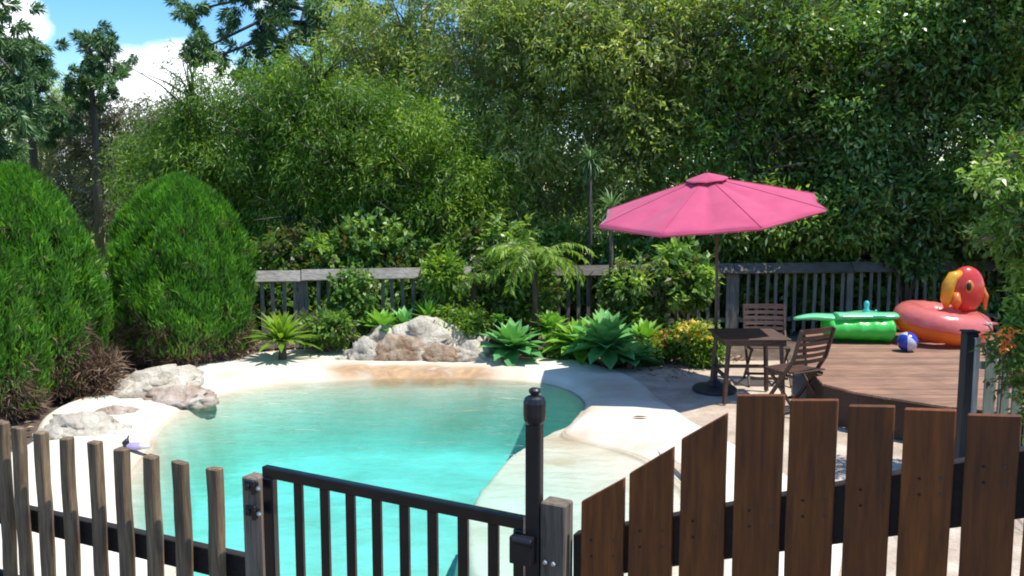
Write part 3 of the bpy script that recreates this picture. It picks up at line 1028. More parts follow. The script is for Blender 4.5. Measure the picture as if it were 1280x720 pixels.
MB().box((5.8 - 3.2, 12.22 - 8, 0.19), (3.4, 0.03, 0.36)).build('fascia_board', M['fascia'], deck, bevel=0.003)

# posts right of the deck
g = D(1203, 575, 7.3)
dp = thing('deck_post', (g.x, 7.3, 0), 'dark painted square post at the front corner of the timber deck', 'post')
hh = D(1203, 416, 7.3).z
MB().box((0, 0, hh / 2), (0.105, 0.10, hh)).build('shaft', M['dark_post'], dp, bevel=0.006)
MB().box((0, 0, hh + 0.012), (0.12, 0.115, 0.018)).build('cap', M['dark_post'], dp, bevel=0.004)
MB().box((0.02, -0.07, D(1203, 579, 7.3).z), (0.16, 0.03, 0.03)).build('foot_bracket', M['post_grey'], dp, bevel=0.003)
g = D(1217, 500, 7.25)
sp_ = thing('edge_strip', (g.x, 7.25, 0), 'narrow pale grey painted upright strip beside the dark deck post', 'post')
zt, zb = D(1217, 424, 7.25).z, 0.02
MB().box((0, 0, (zt + zb) / 2), (0.038, 0.05, zt - zb)).build('shaft', M['white_post'], sp_, bevel=0.003)
MB().box((0, -0.002, zt + 0.008), (0.05, 0.06, 0.014)).build('cap', M['white_post'], sp_, bevel=0.002)
g = D(1236, 500, 7.6)
pf = thing('side_fence', (g.x, 7.6, 0), 'pale green grey palings behind the shrub at the right edge', 'fence')
for k in range(6):
    zt = D(1236, 432, 7.6).z + random.uniform(-.01, .01)
    MB().box((0.125 * k, 0, zt / 2), (0.10, 0.018, zt)).build('paling', M['pale_green_wood'], pf, bevel=0.003)
MB().box((0.32, 0.03, 0.85), (0.80, 0.035, 0.07)).build('rail', M['pale_green_wood'], pf, bevel=0.003)

# ------------------------------------------------------------------ back fence
bfpts = [Vector((-5.55, 9.0, 0)), Vector((-5.85, 12.6, 0)), Vector((-0.5, 13.75, 0)), Vector((3.6, 14.3, 0)), Vector((9.6, 15.0, 0))]
bk = thing('back_fence', bfpts[1], 'long weathered grey picket fence with wide top board behind the garden bed', 'fence')
bi = bfpts[1]
pm = MB().box((0, 0, 0.53), (0.055, 0.022, 1.0)).mesh('picket')
for a_, b_ in zip(bfpts[:-1], bfpts[1:]):
    d = b_ - a_
    ln = d.length
    u = d.normalized()
    nrm = Vector((u.y, -u.x, 0))
    rot = math.atan2(u.y, u.x)
    np_ = int(ln / 0.16)
    for k in range(np_):
        p = a_ + u * (k + 0.5) * ln / np_
        o = link('picket', pm, M['back_picket'], bk)
        o.location = p - bi + nrm * 0.035 + Vector((0, 0, random.uniform(-.015, .015)))
        o.rotation_euler = (0, random.uniform(-.02, .02), rot)
    nb = max(1, round(ln / 2.3))
    for k in range(nb + 1):
        p = a_ + u * k * ln / nb - bi
        MB().box((0, 0, 0.56), (0.10, 0.10, 1.12)).build('post', M['back_picket'], bk, bevel=0.006).location = p + (Vector((0, 0, 0)) if k else u * 0.02)
    for k in range(nb):
        p0, p1 = a_ + u * (k * ln / nb + 0.006) - bi, a_ + u * ((k + 1) * ln / nb - 0.006) - bi
        dz = random.uniform(-.01, .01)
        tilt = (nrm * -0.55 + Vector((0, 0, 1))).normalized()
        mb = MB()
        mb.bar(p0 + nrm * 0.075 + Vector((0, 0, 1.10 + dz)), p1 + nrm * 0.075 + Vector((0, 0, 1.10 - dz)), 0.03, 0.20, up=(-nrm * 0.85 + Vector((0, 0, 1))))
        mb.build('top_board', M['back_rail'] if a_.x < -0.6 else M['shaded_rail'], bk, bevel=0.004)
        MB().bar(p0 + nrm * 0.012 + Vector((0, 0, .25)), p1 + nrm * 0.012 + Vector((0, 0, .25)), 0.025, 0.07).build('rail', M['back_picket'], bk)


# ------------------------------------------------------------------ rocks
def rock(px, py_base, w, d_, h, mat, label, seed, flat=0.35, yoff=0.0, cuts=9, name='boulder', group=None, base=None, rz=0):
    g = base or G(px, py_base, 0)
    bm = bmesh.new()
    bmesh.ops.create_icosphere(bm, subdivisions=4, radius=1.0)
    rr = random.Random(seed)
    planes = []
    for _ in range(cuts):
        n_ = Vector((rr.uniform(-1, 1), rr.uniform(-1, 1), rr.uniform(-.2, 1))).normalized()
        planes.append((n_, rr.uniform(0.70, 0.93)))
    so = Vector((seed * 3.1, seed * 1.7, 0))
    for v in bm.verts:
        p = v.co.copy()
        p.x, p.y, p.z = (math.copysign(abs(q) ** 0.78, q) for q in p)
        for n_, dd in planes:
            s_ = p.dot(n_) - dd
            if s_ > 0:
                p -= n_ * s_ * 0.85
        st_ = Vector((p.x * 1.3, p.y * 1.3, p.z * 3.2 + p.x * 0.9))
        nz = mnoise.fractal(p * 1.6 + so, 1.0, 2.0, 5) * 0.14 + mnoise.ridged_multi_fractal(st_ * 1.3 + so, 1.0, 2.0, 4, 1.0, 2.0) * 0.07 - 0.07 + mnoise.fractal(p * 6 + so, 1.0, 2.0, 3) * 0.045
        crease = abs(mnoise.noise(p * 2.2 + so * 2))
        nz -= 0.20 * max(0, 0.13 - crease) / 0.13
        p += v.co * nz
        p.z = max(p.z, -flat)
        v.co = Vector((p.x * w / 2, p.y * d_ / 2, (p.z + flat) * h / (1 + flat)))
    me = bpy.data.meshes.new(name)
    bm.to_mesh(me)
    bm.free()
    o = link(name, me, M[mat], smooth=True)
    o.location = (g.x, g.y + d_ * 0.35 + yoff, -0.08)
    o.rotation_euler = (0, 0, rz)
    tag(o, label, 'rock', group)
    return o


RG = 'boulders of the rock feature behind the pool'
rock(500, 452, 1.05, 0.50, 0.42, 'rock_brown', 'large brown boulder in the middle of the rock feature behind the pool', 3, group=RG)
rock(530, 448, 1.35, 0.75, 0.64, 'rock_white', 'pale domed boulder topping the middle of the rock feature', 4, group=RG, yoff=0.10)
rock(556, 452, 0.95, 0.40, 0.30, 'rock_brown', 'low dark brown boulder at the water side under the rock feature top', 5, group=RG, yoff=-0.06)
rock(453, 451, 0.62, 0.5, 0.42, 'rock_grey', 'rounded grey boulder at the left end of the rock feature', 6, group=RG)
rock(590, 453, 0.66, 0.5, 0.36, 'rock_white', 'whitish boulder at the right end of the rock feature beside the agave', 7, group=RG)
rock(576, 445, 1.0, 0.6, 0.50, 'rock_white', 'cracked white boulder right of the rock feature top', 8, group=RG, yoff=0.2)
rock(478, 446, 0.95, 0.6, 0.50, 'rock_white', 'off white boulder left of the rock feature top', 9, group=RG, yoff=0.2)
rock(614, 453, 0.36, 0.32, 0.20, 'rock_grey', 'small grey boulder in front of the large blue green agave', 12, group=RG)
rock(428, 451, 0.40, 0.28, 0.14, 'rock_grey', 'flat grey stone lying left of the rock feature', 13, group=RG)
RL = 'rocks along the left bank of the pool'
rock(188, 497, 1.05, 1.0, 0.37, 'rock_white', 'big pale domed rock in front of the clipped conifer on the left bank', 21, group=RL, yoff=0.0)
rock(212, 502, 0.95, 0.80, 0.22, 'rock_veined', 'low brown veined rock sloping into the pool on the left bank', 22, group=RL, yoff=-0.05)
rock(98, 545, 0.95, 0.62, 0.26, 'rock_white', 'flat creased pale rock behind the leftmost pickets', 23, group=RL)
rock(62, 552, 0.42, 0.38, 0.20, 'rock_grey', 'small round grey rock at the far left behind the pickets', 24, group=RL)
rock(140, 520, 0.56, 0.42, 0.17, 'rock_veined', 'small low rock between the two paler rocks on the left bank', 25, group=RL)

# ------------------------------------------------------------------ parasol
ub = G(893, 488, 0)
UX, UY = ub.x, ub.y
um = thing('parasol', (UX, UY, 0), 'large pink garden parasol open over the wooden table', 'parasol')
MB().lathe([(0.26, 0.0), (0.26, 0.035), (0.235, 0.055), (0.10, 0.075), (0.06, 0.12), (0.034, 0.14), (0.034, 0.38), (0.026, 0.39)], 28).build('base', M['base'], um, smooth=False, bevel=0.003)
MB().tube([(0, 0, 0.05), (-0.005, 0, 1.3), (-0.05, -0.03, 2.50)], 0.018, 12).build('pole', M['furniture'], um, smooth=True)
TILT = Matrix.Rotation(R(8.0), 4, 'X') @ Matrix.Rotation(R(6.5), 4, 'Y').inverted()
CTR = Vector((-0.12, 0, 2.15))
A_OFF = R(-79)
RAD = 1.335
RISE = 0.365


def canopy_pt(t, fr, drop=0.0):
    """t angle, fr 0..1 out from apex"""
    u = (t - A_OFF) / (2 * math.pi / 8)
    e = abs(u - round(u)) * 2          # 0 on rib, 1 mid panel
    rr = RAD * fr * (1 - 0.10 * (1 - (1 - e) ** 1.6) * fr)          # scalloped edge
    z = RISE * (1 - fr) + 0.012 * math.sin(math.pi * fr) - 0.060 * e * e * math.sin(math.pi * min(1, fr) * 0.75) + 0.03 * e * e * fr
    z = z + (RISE * 0.06) * (1 - fr) ** 2 - drop
    return Vector((rr * math.cos(t), rr * math.sin(t), z))


def place(v):
    return TILT @ v + CTR


NT, NRr = 96, 14
vs, fs = [], []
for i in range(NRr + 1):
    fr = 0.10 + 0.90 * i / NRr
    for k in range(NT):
        vs.append(place(canopy_pt(A_OFF + 2 * math.pi * k / NT, fr)))
for i in range(NRr):
    for k in range(NT):
        fs.append((i * NT + k, i * NT + (k + 1) % NT, (i + 1) * NT + (k + 1) % NT, (i + 1) * NT + k))
mb = MB().add(vs, fs)
can = mb.build('canopy', M['canopy'], um, smooth=True)
so = can.modifiers.new('thick', 'SOLIDIFY')
so.thickness = 0.004
# small hem hanging at the edge
vs, fs = [], []
for j in range(2):
    for k in range(NT):
        p = place(canopy_pt(A_OFF + 2 * math.pi * k / NT, 1.0, 0.0))
        vs.append(p + Vector((0, 0, -0.028 * j)) * 1.0)
for k in range(NT):
    fs.append((k, (k + 1) % NT, NT + (k + 1) % NT, NT + k))
hem = MB().add(vs, fs).build('hem', M['canopy'], can, smooth=True)
so = hem.modifiers.new('thick', 'SOLIDIFY')
so.thickness = 0.004
# vent cap
vs, fs = [], []
for i in range(6):
    fr = i / 5 * 0.18
    for k in range(NT):
        u = k / NT * 8
        e = abs(u - round(u)) * 2
        v = Vector((RAD * fr * math.cos(A_OFF + 2 * math.pi * k / NT), RAD * fr * math.sin(A_OFF + 2 * math.pi * k / NT), RISE * 1.06 + 0.050 - fr * 0.48 + 0.012 * (1 - e * e) * fr / 0.245))
        vs.append(place(v))
for i in range(5):
    for k in range(NT):
        fs.append((i * NT + k, i * NT + (k + 1) % NT, (i + 1) * NT + (k + 1) % NT, (i + 1) * NT + k))
vent = MB().add(vs, fs).build('vent_cap', M['canopy'], um, smooth=True)
so = vent.modifiers.new('thick', 'SOLIDIFY')
so.thickness = 0.004
MB().lathe([(0.012, 0), (0.018, 0.02), (0.012, 0.04), (0.004, 0.055)], 10, place(Vector((0, 0, RISE + 0.05)))).build('finial', M['furniture'], um)
hub = place(Vector((0, 0, RISE * 0.80)))
run = place(Vector((0, 0, RISE - 0.62)))
MB().tube([hub + Vector((0, 0, -.04)), hub + Vector((0, 0, .03))], 0.04, 12).build('hub', M['furniture'], um)
MB().tube([run + Vector((0, 0, -.04)), run + Vector((0, 0, .04))], 0.038, 12).build('runner', M['furniture'], um)
for k in range(8):
    t = A_OFF + 2 * math.pi * k / 8
    pts = [place(canopy_pt(t, fr, 0.018)) for fr in (0.06, 0.3, 0.55, 0.8, 0.985)]
    sm = MB().tube([place(canopy_pt(t, fr, -0.0035)) for fr in (0.1, 0.25, 0.4, 0.55, 0.7, 0.85, 1.0)], 0.0045, 5).build('seam', M['seam'], can)
    rb_ = MB().tube(pts, [0.010, 0.010, 0.009, 0.008, 0.007], 6).build('rib', M['furniture'], um)
    MB().bar(run, place(canopy_pt(t, 0.55, 0.03)), 0.012, 0.018).build('strut', M['furniture'], rb_)

# ------------------------------------------------------------------ table and chairs
tb = thing('garden_table', (2.70, 9.95, 0), 'small square slatted timber garden table under the pink parasol', 'table')
TH_ = 0.735
sz = 0.76
for k in range(8):
    yk = -sz / 2 + (k + 0.5) * sz / 8
    MB().box((0, yk, TH_), (sz, sz / 8 - 0.010, 0.022)).build('slat', M['furniture'], tb, bevel=0.003)
for s_ in (-1, 1):
    MB().box((0, s_ * (sz / 2 - 0.05), TH_ - 0.045), (sz - 0.08, 0.025, 0.06)).build('apron', M['furniture'], tb, bevel=0.003)
    MB().box((s_ * (sz / 2 - 0.05), 0, TH_ - 0.046), (0.025, sz - 0.13, 0.058)).build('apron', M['furniture'], tb, bevel=0.003)
for sx_ in (-1, 1):
    for sy_ in (-1, 1):
        MB().bar((sx_ * 0.29, sy_ * 0.31, TH_ - 0.02), (sx_ * 0.33, sy_ * 0.33, 0.0), 0.042, 0.042).build('leg', M['furniture'], tb, bevel=0.004)
MB().bar((-0.31, 0.32, 0.30), (0.31, 0.32, 0.30), 0.03, 0.04).build('stretcher', M['furniture'], tb, bevel=0.003)
MB().bar((-0.31, -0.32, 0.0 + 0.30), (-0.31, 0.30, 0.30), 0.03, 0.04).build('stretcher', M['furniture'], tb, bevel=0.003)


def chair(x, y, rz, label):
    """folding slatted chair; faces its local +y, back at -y"""
    c = thing('garden_chair', (x, y, 0), label, 'chair', 'folding timber chairs around the garden table', rz)
    w = 0.25
    for s_ in (-1, 1):
        # long leg: front foot up to back top
        pts = [(s_ * w, 0.25, 0.0), (s_ * w, -0.05, 0.42), (s_ * w, -0.18, 0.62), (s_ * w, -0.27, 0.93)]
        q = MB()
        for a_, b_ in zip(pts[:-1], pts[1:]):
            q.bar(a_, Vector(b_) + (Vector(b_) - Vector(a_)).normalized() * 0.008, 0.024, 0.040)
        q.build('frame_leg', M['furniture'], c, bevel=0.003)
        MB().bar((s_ * (w - 0.03), -0.26, 0.0), (s_ * (w - 0.03), 0.17, 0.44), 0.022, 0.036).build('cross_leg', M['furniture'], c, bevel=0.003)
        MB().bar((s_ * (w - 0.03), -0.17, 0.425), (s_ * (w - 0.03), 0.22, 0.44), 0.022, 0.03).build('seat_rail', M['furniture'], c, bevel=0.003)
    for k in range(8):
        yy = -0.17 + k * 0.055
        MB().box((0, yy, 0.455 + 0.004 * abs(k - 3.5)), (0.47, 0.044, 0.016)).build('seat_slat', M['furniture'], c, bevel=0.003)
    for k in range(6):
        t = k / 5
        zz = 0.56 + 0.33 * t
        yy = -0.158 - 0.29 * (zz - 0.56) * 0.9
        q = MB()
        n_ = 8
        ring = []
        for j in range(n_ + 1):
            x_ = -w + 2 * w * j / n_
            cv = -0.03 * (1 - (2 * j / n_ - 1) ** 2)
            ring.append((x_, yy + cv))
        hgt = 0.040 if k < 5 else 0.055
        for (xa, ya), (xb, yb) in zip(ring[:-1], ring[1:]):
            q.add([(xa, ya - .008, zz), (xb, yb - .008, zz), (xb, yb - .008 - .012, zz + hgt), (xa, ya - .008 - .012, zz + hgt),
                   (xa, ya + .008, zz), (xb, yb + .008, zz), (xb, yb + .008 - .012, zz + hgt), (xa, ya + .008 - .012, zz + hgt)],
                  [(0, 1, 2, 3), (7, 6, 5, 4), (3, 2, 6, 7), (0, 4, 5, 1)])
        q.build('back_slat', M['furniture'], c)
    MB().bar((-w + .03, 0.20, 0.09), (w - .03, 0.20, 0.09), 0.02, 0.03).build('stretcher', M['furniture'], c)
    MB().bar((-w + .03, -0.22, 0.06), (w - .03, -0.22, 0.06), 0.02, 0.03).build('stretcher', M['furniture'], c)
    return c


chair(3.06, 9.32, R(31), 'folding slatted timber chair at the right of the table, back towards the deck')
chair(3.16, 10.75, R(176), 'folding slatted timber chair behind the far side of the table')


# ------------------------------------------------------------------ inflatables on the deck
def superblob(fn, nu, nv):
    vs, fs = [], []
    for i in range(nu + 1):
        for k in range(nv):
            vs.append(fn(i / nu, k / nv))
    for i in range(nu):
        for k in range(nv):
            fs.append((i * nv + k, i * nv + (k + 1) % nv, (i + 1) * nv + (k + 1) % nv, (i + 1) * nv + k))
    fs += [tuple(range(nv))[::-1], tuple(nu * nv + k for k in range(nv))]
    return MB().add(vs, fs)


gb = D(1068, 430, 11.4)
gf = thing('inflatable_lounger', (gb.x, 11.4, DH), 'bright green inflatable pool lounger with long flat tail and cyan handle', 'inflatable')


def green(u, v):
    # u along from tail tip (left) to the thick end (right)
    x = -0.42 + 0.90 * u
    a = 2 * math.pi * v
    prof_ = min(1, (u / 0.06) ** 0.5 if u < .06 else 1) * min(1, ((1 - u) / 0.08) ** 0.5 if u > .92 else 1)
    hy = 0.30 * prof_ * (0.8 + 0.25 * u)
    hz = 0.145 * prof_ * (0.80 + 0.22 * u)
    pinch = 1 - 0.05 * abs(math.sin(u * 14))
    return Vector((x, math.cos(a) * hy * pinch, 0.150 + math.sin(a) * hz * pinch))


def tail(u, v):
    x = -0.80 + 1.10 * u
    a = 2 * math.pi * v
    w_ = 0.04 + 0.23 * u ** 0.7
    h_ = 0.018 + 0.030 * math.sin(math.pi * min(1, u * 1.1))
    zc = 0.30 + 0.06 * u + 0.015 * math.sin(u * 9)
    return Vector((x, 0.02 + math.cos(a) * w_, zc + math.sin(a) * h_))


superblob(lambda u, v: Vector((green(u, v).x, green(u, v).y, green(u, v).z * 1.25)), 36, 20).build('body', M['green_vinyl'], gf, smooth=True)
superblob(tail, 24, 16).build('tail_wing', M['mint_vinyl'], gf, smooth=True)
superblob(lambda u, v: Vector((-0.30 + 0.78 * u, -0.10 + math.cos(2 * math.pi * v) * 0.13, 0.355 + math.sin(2 * math.pi * v) * 0.045)) * 1.0, 12, 14).build('backrest', M['mint_vinyl'], gf, smooth=True, bevel=0.01)
MB().lathe([(0.050, 0), (0.045, 0.04), (0.028, 0.07), (0.036, 0.11), (0.034, 0.145), (0.015, 0.165)], 12, (0.13, -0.02, 0.375)).build('handle', M['cyan_vinyl'], gf, smooth=True)
MB().lathe([(0.018, 0), (0.016, 0.03), (0.010, 0.045)], 10, (0.23, -0.05, 0.385), Matrix.Rotation(R(20), 4, 'Y')).build('valve', M['cyan_vinyl'], gf, smooth=True)

pc = D(1176, 425, 11.3)
pf_ = thing('inflatable_ring', (pc.x, 11.3, DH), 'coral and orange inflatable ring with a parrot head and yellow beak', 'inflatable')
RT = Matrix.Translation((0, 0, 0.285)) @ Matrix.Rotation(R(6.5), 4, 'Y') @ Matrix.Rotation(R(5), 4, 'X')


def torus(Rj, rj, a0, a1, nu=48, nv=10, zc=0, sx=1.0, squash=1.0):
    vs, fs = [], []
    for i in range(nu):
        for k in range(nv + 1):
            a = 2 * math.pi * i / nu
            b_ = a0 + (a1 - a0) * k / nv
            pl = 1 + 0.02 * math.sin(a * 18)
            vs.append(RT @ Vector(((Rj + rj * pl * math.cos(b_)) * math.cos(a) * sx, (Rj + rj * pl * math.cos(b_)) * math.sin(a), zc + squash * rj * pl * math.sin(b_))))
    for i in range(nu):
        for k in range(nv):
            fs.append((i * (nv + 1) + k, ((i + 1) % nu) * (nv + 1) + k, ((i + 1) % nu) * (nv + 1) + k + 1, i * (nv + 1) + k + 1))
    return MB().add(vs, fs)


torus(0.37, 0.19, R(-12), R(192), sx=1.08, squash=0.95).build('upper_tube', M['pink_vinyl'], pf_, smooth=True)
torus(0.37, 0.1905, R(192), R(348), sx=1.08, squash=1.15).build('lower_tube', M['orange_vinyl'], pf_, smooth=True)


def blob(cx, cy_, cz, rx, ry, rz_, n=20, m_=14, fn=None):
    vs, fs = [], []
    for i in range(m_ + 1):
        ph = math.pi * i / m_
        for k in range(n):
            a = 2 * math.pi * k / n
            v = Vector((math.sin(ph) * math.cos(a) * rx, math.sin(ph) * math.sin(a) * ry, math.cos(ph) * rz_))
            if fn:
                v = fn(v)
            vs.append(v + Vector((cx, cy_, cz)))
    for i in range(m_):
        for k in range(n):
            fs.append((i * n + k, (i + 1) * n + k, (i + 1) * n + (k + 1) % n, i * n + (k + 1) % n))
    return MB().add(vs, fs)


hd = blob(0.30, 0.02, 0.70, 0.23, 0.15, 0.30, fn=lambda v: Vector((v.x + 0.18 * max(0, -v.z) * 0.4, v.y, v.z))).build('head', M['red_vinyl'], pf_, smooth=True)
# hooked beak on the left side of the head
bk_pts = [(0.20, -0.02, 0.91), (0.10, -0.03, 0.87), (0.045, -0.035, 0.76), (0.02, -0.035, 0.57), (0.03, -0.03, 0.45)]
MB().tube(bk_pts, [0.045, 0.075, 0.085, 0.07, 0.02], 12).build('beak', M['yellow_vinyl'], hd, smooth=True)
MB().tube([(0.14, -0.05, 0.66), (0.13, -0.08, 0.55), (0.15, -0.05, 0.45)], [0.05, 0.07, 0.03], 10).build('lower_beak', M['orange_vinyl'], hd, smooth=True)
blob(0.255, -0.135, 0.75, 0.032, 0.02, 0.055, 12, 8).build('eye', M['black_plastic'], hd, smooth=True)
blob(0.27, -0.115, 0.745, 0.06, 0.03, 0.085, 12, 8).build('eye_patch', M['orange_vinyl'], hd, smooth=True)
# tail flap pointing right
tv = [(0.45, -0.16, 0.24), (0.72, -0.04, 0.245), (0.45, 0.14, 0.24), (0.45, -0.16, 0.31), (0.74, -0.04, 0.262), (0.45, 0.14, 0.31)]
MB().add(tv, [(0, 2, 1), (3, 4, 5), (0, 1, 4, 3), (1, 2, 5, 4), (2, 0, 3, 5)]).build('tail_flap', M['pink_vinyl'], pf_, bevel=0.02, seg=3)
for k in range(3):
    a = R(-75 + k * 18)
    blob(0.30 + 0.06 * k, -0.37, 0.33 - .012 * k, 0.035, 0.03, 0.02, 10, 6).build('printed_spot', M['white_vinyl'], pf_, smooth=True)
# plume of the head
for k in range(4):
    MB().tube([(0.38 + .02 * k, 0.0, 0.80), (0.45 + .03 * k, 0, 0.76 - .05 * k), (0.50 + .02 * k, 0, 0.64 - .07 * k)], [0.05, 0.045, 0.012], 8).build('crest_feather', M['red_vinyl'] if k % 2 == 0 else M['orange_vinyl'], pf_, smooth=True)

bp_ = D(1134, 434, 10.68)
ball = thing('beach_ball', (bp_.x, 10.68, DH + 0.122), 'small deep blue ball with white panels in front of the orange ring', 'ball')
NB = 24
bv = [Matrix.Rotation(R(-22), 3, 'Y') @ Matrix.Rotation(R(38), 3, 'X') @ Vector((math.sin(math.pi * i / 14) * math.cos(2 * math.pi * k / NB), math.sin(math.pi * i / 14) * math.sin(2 * math.pi * k / NB), math.cos(math.pi * i / 14))) * 0.122 for i in range(15) for k in range(NB)]
for g_ in range(6):
    white = g_ in (1, 4)
    fs = [(i * NB + k, (i + 1) * NB + k, (i + 1) * NB + (k + 1) % NB, i * NB + (k + 1) % NB) for i in range(14) for k in range(g_ * 4, g_ * 4 + 4)]
    used = sorted({q for f in fs for q in f})
    mp_ = {q: n_ for n_, q in enumerate(used)}
    MB().add([bv[q] for q in used], [tuple(mp_[q] for q in f) for f in fs]).build('panel', M['white_vinyl' if white else 'blue_vinyl'], ball, smooth=True)

# small float at the left pool edge
tp_ = G(170, 560, 0)
toy = thing('pool_toy', (tp_.x, tp_.y, -0.02), 'small lilac and pale blue pool toy with dark knob at the left water edge', 'pool toy', rz=R(-8))
toy.scale = (.68, .68, .68)
blob(0, 0, 0.055, 0.15, 0.075, 0.05).build('body', M['lilac_vinyl'], toy, smooth=True)
blob(0.10, 0.0, 0.06, 0.11, 0.06, 0.042).build('nose', M['white_vinyl'], toy, smooth=True)
MB().tube([(-0.13, 0, 0.05), (-0.15, 0, 0.10), (-0.12, 0, 0.15)], [0.045, 0.05, 0.02], 10).build('knob', M['black_plastic'], toy, smooth=True)
MB().tube([(-0.12, 0, 0.14), (-0.10, 0, 0.20)], [0.012, 0.009], 8).build('handle', M['black_plastic'], toy, smooth=True)

# dead leaf on the coping
g = G(800, 524, 0)
dl = thing('fallen_leaf', (g.x, g.y, 0.022), 'curled grey brown leaf lying on the sunlit coping right of the pool', 'leaf')
MB().add([(-0.09, 0, 0.0), (-0.025, -0.025, 0.012), (0.04, -0.02, 0.007), (0.09, 0.01, 0.003), (0.03, 0.025, 0.008), (-0.03, 0.025, 0.010), (0, 0, 0.0)],
         [(0, 1, 6), (1, 2, 6), (2, 3, 6), (3, 4, 6), (4, 5, 6), (5, 0, 6)]).build('blade', M['leaf_litter'], dl)


# ------------------------------------------------------------------ garden plants
def rosette(name, px, py, y, radius, mat, label, n=34, elev=(-18, 82), wid=0.16, cat='plant', group='agaves and rosettes in the garden bed', stem=0.0, curve=0.5, zc=None, lenvar=0.25, seed=0, thin=False):
    """broad tapering leaves arching from one heart, each leaf a curved strip of its own"""
    c = D(px, py, y)
    z0 = (zc if zc is not None else max(0.05, c.z)) * 0.72
    if name == 'agave':
        radius *= 1.28
        wid *= 1.35
    t = thing(name, (c.x, y, 0), label, cat, group)
    rr = random.Random(seed + int(px))
    allv, allf, sh = [], [], []
    S = 7
    for k in range(n):
        a = k * 2.39996 + rr.uniform(-.2, .2)
        q = (k + 0.5) / n
        el = R(elev[0] + (elev[1] - elev[0]) * q + rr.uniform(-6, 6))
        ln = radius * (1 - lenvar * q) * rr.uniform(0.85, 1.1)
        w = ln * wid * rr.uniform(.85, 1.15)
        p = Vector((0, 0, z0))
        o = len(allv)
        e = el
        for s_ in range(S + 1):
            f = s_ / S
            dirv = Vector((math.cos(a) * math.cos(e), math.sin(a) * math.cos(e), math.sin(e)))
            side = Vector((-math.sin(a), math.cos(a), 0))
            upv = side.cross(dirv) * -1
            ww = w * (0.55 + 1.6 * f * (1 - f) * 1.2) * (1 if f < .75 else max(0.02, (1 - f) / .25))
            allv += [p + side * ww + upv * ww * .35, p - upv * ww * 0.25 * 0, p - side * ww + upv * ww * .35]
            p = p + dirv * ln / S
            e -= curve * (0.9 - q * 0.5) * (1.0 / S) * (0.4 + 1.2 * f)
        for s_ in range(S):
            b0 = o + s_ * 3
            allf += [(b0, b0 + 1, b0 + 4, b0 + 3), (b0 + 1, b0 + 2, b0 + 5, b0 + 4)]
            v_ = rr.random() * .25 + 0.15 + 0.6 * q
            sh += [v_ if s_ > 1 else v_ * .7] * 2
    me = bpy.data.meshes.new('leaves')
    me.from_pydata([tuple(v) for v in allv], [], allf)
    at_ = me.attributes.new('shade', 'FLOAT', 'FACE')
    at_.data.foreach_set('value', np.array(sh, dtype=np.float32))
    link('leaves', me, M[mat], t, smooth=True)
    MB().tube([(0, 0, -0.05), (0.01, 0, z0 * 0.6), (0, 0, z0 + 0.03)], [.045, .035, .03] if thin else [radius * .11, radius * .09, radius * .08], 8).build('stem', M['bark' if thin else 'bark_brown'], t, smooth=True)
    return t


rosette('agave', 640, 430, 12.1, 0.43, 'agave_blue', 'blue green agave right beside the rock feature', n=42, wid=0.13, seed=1)
rosette('agave', 689, 404, 12.7, 0.34, 'agave_lime', 'lime green agave on a short stem behind the bed edge', n=34, wid=0.14, seed=2)
rosette('agave', 722, 425, 12.2, 0.42, 'agave_lime', 'yellowish green agave just left of the biggest agave', n=34, wid=0.12, seed=3)
rosette('agave', 757, 424, 11.75, 0.52, 'agave_blue', 'biggest blue green agave spilling over the coping edge', n=46, wid=0.13, seed=4)
rosette('agave', 787, 446, 11.6, 0.36, 'agave_blue', 'dark low agave at the lower right of the biggest agave', n=30, wid=0.13, elev=(0, 60), seed=5)
rosette('agave', 806, 418, 12.2, 0.34, 'agave_lime', 'pale upright agave between the biggest agave and the yellow flowers', n=26, wid=0.10, elev=(15, 85), seed=6)
rosette('agave', 478, 404, 12.9, 0.36, 'agave_lime', 'bright green rosette behind the left end of the rock feature', n=26, wid=0.11, elev=(10, 80), seed=7)
rosette('agave', 505, 396, 13.0, 0.30, 'agave_blue', 'deeper green rosette behind the middle of the rock feature', n=22, wid=0.11, seed=8)
rosette('agave', 352, 418, 12.15, 0.46, 'frond', 'yellow green yucca like rosette right of the clipped conifer', n=60, wid=0.055, elev=(0, 82), curve=0.8, seed=9)
rosette('strappy_plant', 535, 388, 13.1, 0.48, 'agave_lime', 'tall strappy bright green plant against the fence behind the rocks', n=34, wid=0.06, elev=(25, 85), curve=0.9, seed=10, group='strappy leaved plants')
rosette('strappy_plant', 625, 385, 12.6, 0.20, 'agave_lime', 'small drooping yellow green plant above the rock side agave', n=26, wid=0.13, elev=(10, 80), curve=2.4, seed=11, group='strappy leaved plants')
rosette('strappy_plant', 843, 436, 11.9, 0.26, 'agave_lime', 'low green tuft in front of the orange flowers', n=40, wid=0.06, elev=(10, 85), curve=1.0, seed=12, group='strappy leaved plants')


